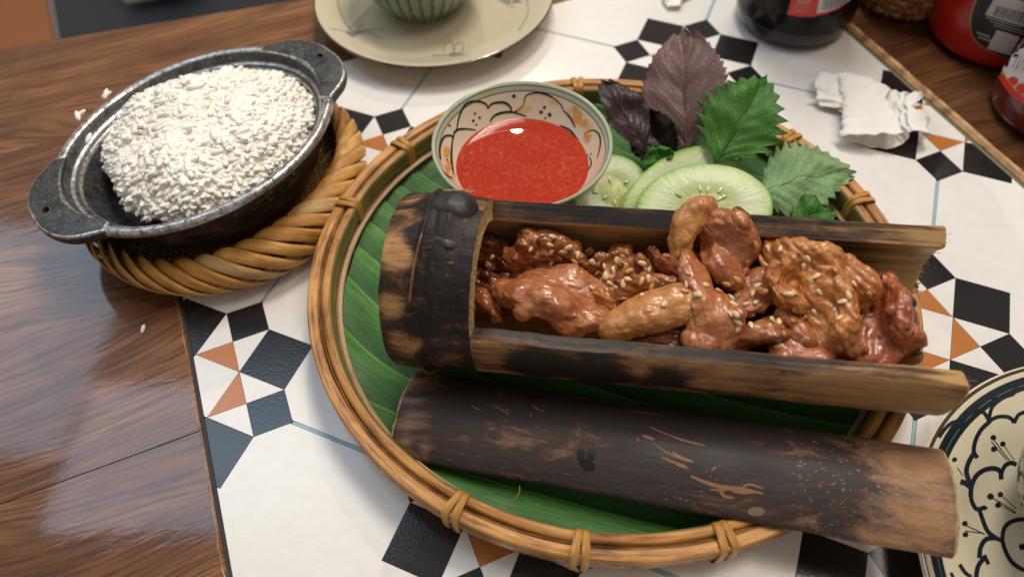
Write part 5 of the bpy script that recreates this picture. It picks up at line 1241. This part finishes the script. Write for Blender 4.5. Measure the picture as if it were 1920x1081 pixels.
for r_ in range(3):
    for k in range(15):
        x, y = 580 + r_ * 28 + k * 17, 122 + r_ * 30 + k * 5.2; stroke(g, ctr, [cq(x, y), cq(x + 11, y + 3.4)], 2.0, .0006)
for r_ in range(2):
    for k in range(5): stroke(g, ctr, [cq(510 + r_ * 10 + k * 20, 232 + r_ * 32 + k * 7), cq(523 + r_ * 10 + k * 20, 237 + r_ * 32 + k * 7)], 3.0, .0006)
for k in range(9): stroke(g, ctr, [cq(690 + k * 19, 4 + k * 6), cq(702 + k * 19, 8 + k * 6)], 2.4, .0006)
build('label_print', g, [WHT], ch)

KET = Mt('dark red ketchup seen through plastic').set(col=(.105, .008, .010), rough=.22, coat=.5, coatr=.08)
kc = (.2345, .1230)
kt = thing('ketchup_bottle', 'dark red ketchup bottle with a tomato picture on its white label', 'bottle', (kc[0], kc[1], .0042))
g = G(); lathe(g, [(.0001, .002), (.024, .0012), (.0300, .0004), (.0330, .0022), (.0342, .0065), (.0344, .016), (.0338, .030), (.0335, .100), (.0300, .130), (.0180, .155), (.0120, .165), (.0115, .185), (.0001, .186)], (kc[0], kc[1], .0042), 72)
k1 = build('bottle_body', g, [KET], kt, keep=True); ktr = bvh(k1)
edge = [(1878, 141), (1888, 158), (1902, 175), (1918, 187), (1945, 198), (1980, 205)]
g = G(); patch(g, ktr, [(1893, 95), (1885, 118)] + edge + [(2000, 120), (1960, 60)], .0003, 6); build('label', g, [WHT], kt)
g = G(); stroke(g, ktr, edge, 11, .0005, 5, 0); stroke(g, ktr, [(x + 4, y - 7) for x, y in edge], 2.6, .0007, 5, 1)
build('label_border', g, [REDL, plain('orange label line', (.72, .30, .03), .35)], kt)
g = G(); patch(g, ktr, blobpoly(1901, 152, 10, 8, 1, 14, .05), .0006, 3); patch(g, ktr, blobpoly(1918, 166, 11, 10, 2, 14, .05), .0007, 3)
build('tomato_print', g, [plain('printed tomato red', (.66, .045, .030), .35)], kt)
g = G()
for r_ in range(4):
    for k in range(6): stroke(g, ktr, [(1899 + r_ * 6.0 + k * 2.4, 128 - k * 4.6 + r_ * 2.2), (1900.5 + r_ * 6 + k * 2.4, 125 - k * 4.6 + r_ * 2.2)], 1.5, .0006)
stroke(g, ktr, [(1907, 131), (1910, 122)], 1.2, .0006)
build('label_print', g, [GREYB], kt)

# ---- wicker pot
WICK = fibre_mat('brown wicker coil', (.14, .055, .014), (.36, .165, .045), (.56, .30, .095), 90, 5, .4)
wc = (.1845, .2385)
wp = thing('wicker_pot', 'small brown wicker pot behind the bottles on the wood', 'pot', (wc[0], wc[1], .0042))
NST = 26
def wr(z): return .0268 + .0050 * min(1, z / .022) - .0000 * z
for k in range(12):
    z = .0024 + k * .0050; g = G(); P = []
    for i in range(NST * 6):
        t_ = 2 * math.pi * i / (NST * 6); r_ = wr(z) + .0011 * math.cos(NST / 2 * t_ + (math.pi if k % 2 else 0)); P.append((r_ * math.cos(t_), r_ * math.sin(t_), z + .0003 * math.sin(5 * t_ + k)))
    sweep(g, P, lambda k_, t_: circle_loop(.0019, 8, 1.25), closed=True); build('coil', g, [WICK], wp, local=True)
g0 = G(); P = [(wr(z) , 0, z) for z in np.linspace(.0006, .060, 14)]
sweep(g0, P, lambda k_, t_: [(.0017, -.0008), (.0017, .0008), (-.0017, .0008), (-.0017, -.0008)], up=(0, 1, 0)); st0 = None
for k in range(NST):
    if st0 is None: o = st0 = build('stake', g0, [WICK], wp, local=True)
    else: o = bpy.data.objects.new('stake', st0.data); COL.objects.link(o); o.parent = wp
    o.rotation_euler = (0, 0, 2 * math.pi * k / NST)
g = G(); lathe(g, [(.0001, .0004), (.0262, .0004), (.0305, .022), (.0308, .060), (.0295, .060), (.0290, .022), (.0250, .003), (.0001, .003)], (0, 0, 0), 48); build('inner_shell', g, [plain('dark wicker inside', (.055, .022, .008), .6)], wp, local=True)

# ---- crumpled tissues
TISS = Mt('soft white tissue'); _v = TISS.vec(); TISS = TISS.set(col=TISS.ramp(TISS.noise(_v, 45, 3), [(.35, (.80, .77, .71)), (.6, (.86, .84, .80))]), rough=.85, normal=TISS.bump(TISS.noise(_v, 420, 4), .35, .0006))
def tissue(label, box, hmax, seed, n=90, side=.13, folds=9, floor=.0004):
    """a square sheet folded over random creases until it is a crumpled wad; box = (x0, x1, y0, y1) it comes to lie in"""
    rs = np.random.default_rng(seed); k = np.linspace(-.5, .5, n + 1) * side; X, Y = np.meshgrid(k, k, indexing='ij')
    P = np.stack([X.ravel(), Y.ravel(), np.zeros((n + 1) ** 2)], 1)
    P[:, 2] += [.010 * noise.noise((p[0] * 26, p[1] * 26, seed)) + .006 * abs(noise.noise((p[0] * 55, p[1] * 55, seed))) for p in P]
    for f_ in range(folds):
        an = rs.uniform(0, 2 * math.pi); d = np.array([math.cos(an), math.sin(an), rs.uniform(-.25, .25)]); d /= np.linalg.norm(d); nr_ = np.cross([0, 0, 1.0], d); nr_ /= np.linalg.norm(nr_)
        c = P.mean(0) + nr_ * rs.uniform(-.35, .35) * P.std(0)[:2].max() * 1.4
        w = (P - c) @ nr_; th = np.clip(w / .0120, 0, 1) * rs.choice((-1, 1)) * rs.uniform(1.5, 2.7)      # rounded crease
        q = P - c; cr_ = np.cross(np.broadcast_to(d, q.shape), q); dd = (q @ d)[:, None] * d
        P = c + q * np.cos(th)[:, None] + cr_ * np.sin(th)[:, None] + dd * (1 - np.cos(th))[:, None]
        P += np.array([[noise.noise(tuple(p * 90 + f_)), noise.noise(tuple(p * 90 + 7 + f_)), noise.noise(tuple(p * 90 + 3 + f_))] for p in P]) * .0016
    lo, hi = P.min(0), P.max(0); t_ = (P - lo) / (hi - lo); P = np.stack([box[0] + t_[:, 0] * (box[1] - box[0]), box[2] + t_[:, 1] * (box[3] - box[2]), floor + hmax * t_[:, 2]], 1)
    f = [[i * (n + 1) + j, (i + 1) * (n + 1) + j, (i + 1) * (n + 1) + j + 1, i * (n + 1) + j + 1] for i in range(n) for j in range(n)]
    g = G(); g.add(P, f)
    o = build('paper_tissue', g, [TISS], None); sm = o.modifiers.new('thickness', 'SOLIDIFY'); sm.thickness = .00025
    return tag(o, label, 'tissue', 'crumpled paper tissues')
tissue('crumpled white tissue lying on the tiles near the red bottle', (.099, .162, .098, .158), .014, 12, folds=3)
tissue('flat white tissue corner on the tiles beside the cola bottle', (.014, .056, .232, .275), .007, 8, n=50, folds=4)
tissue('blurred white crumpled paper on the dark floor beyond the table', (-1.08, -.84, 1.315, 1.52), .08, 5, n=50, floor=-.715)

# ---- a loose bamboo hair on the banana leaf
g = G(); P = smooth_prof([at(953, 942, .0095), at(965, 935, .0120), at(974, 922, .0135), at(974, 910, .0140)], 8)
sweep(g, P, lambda k_, t_: circle_loop(.00018, 5)); tag(build('bamboo_hair', g, [TORN], None), 'thin curled bamboo hair on the banana leaf', 'fibre')
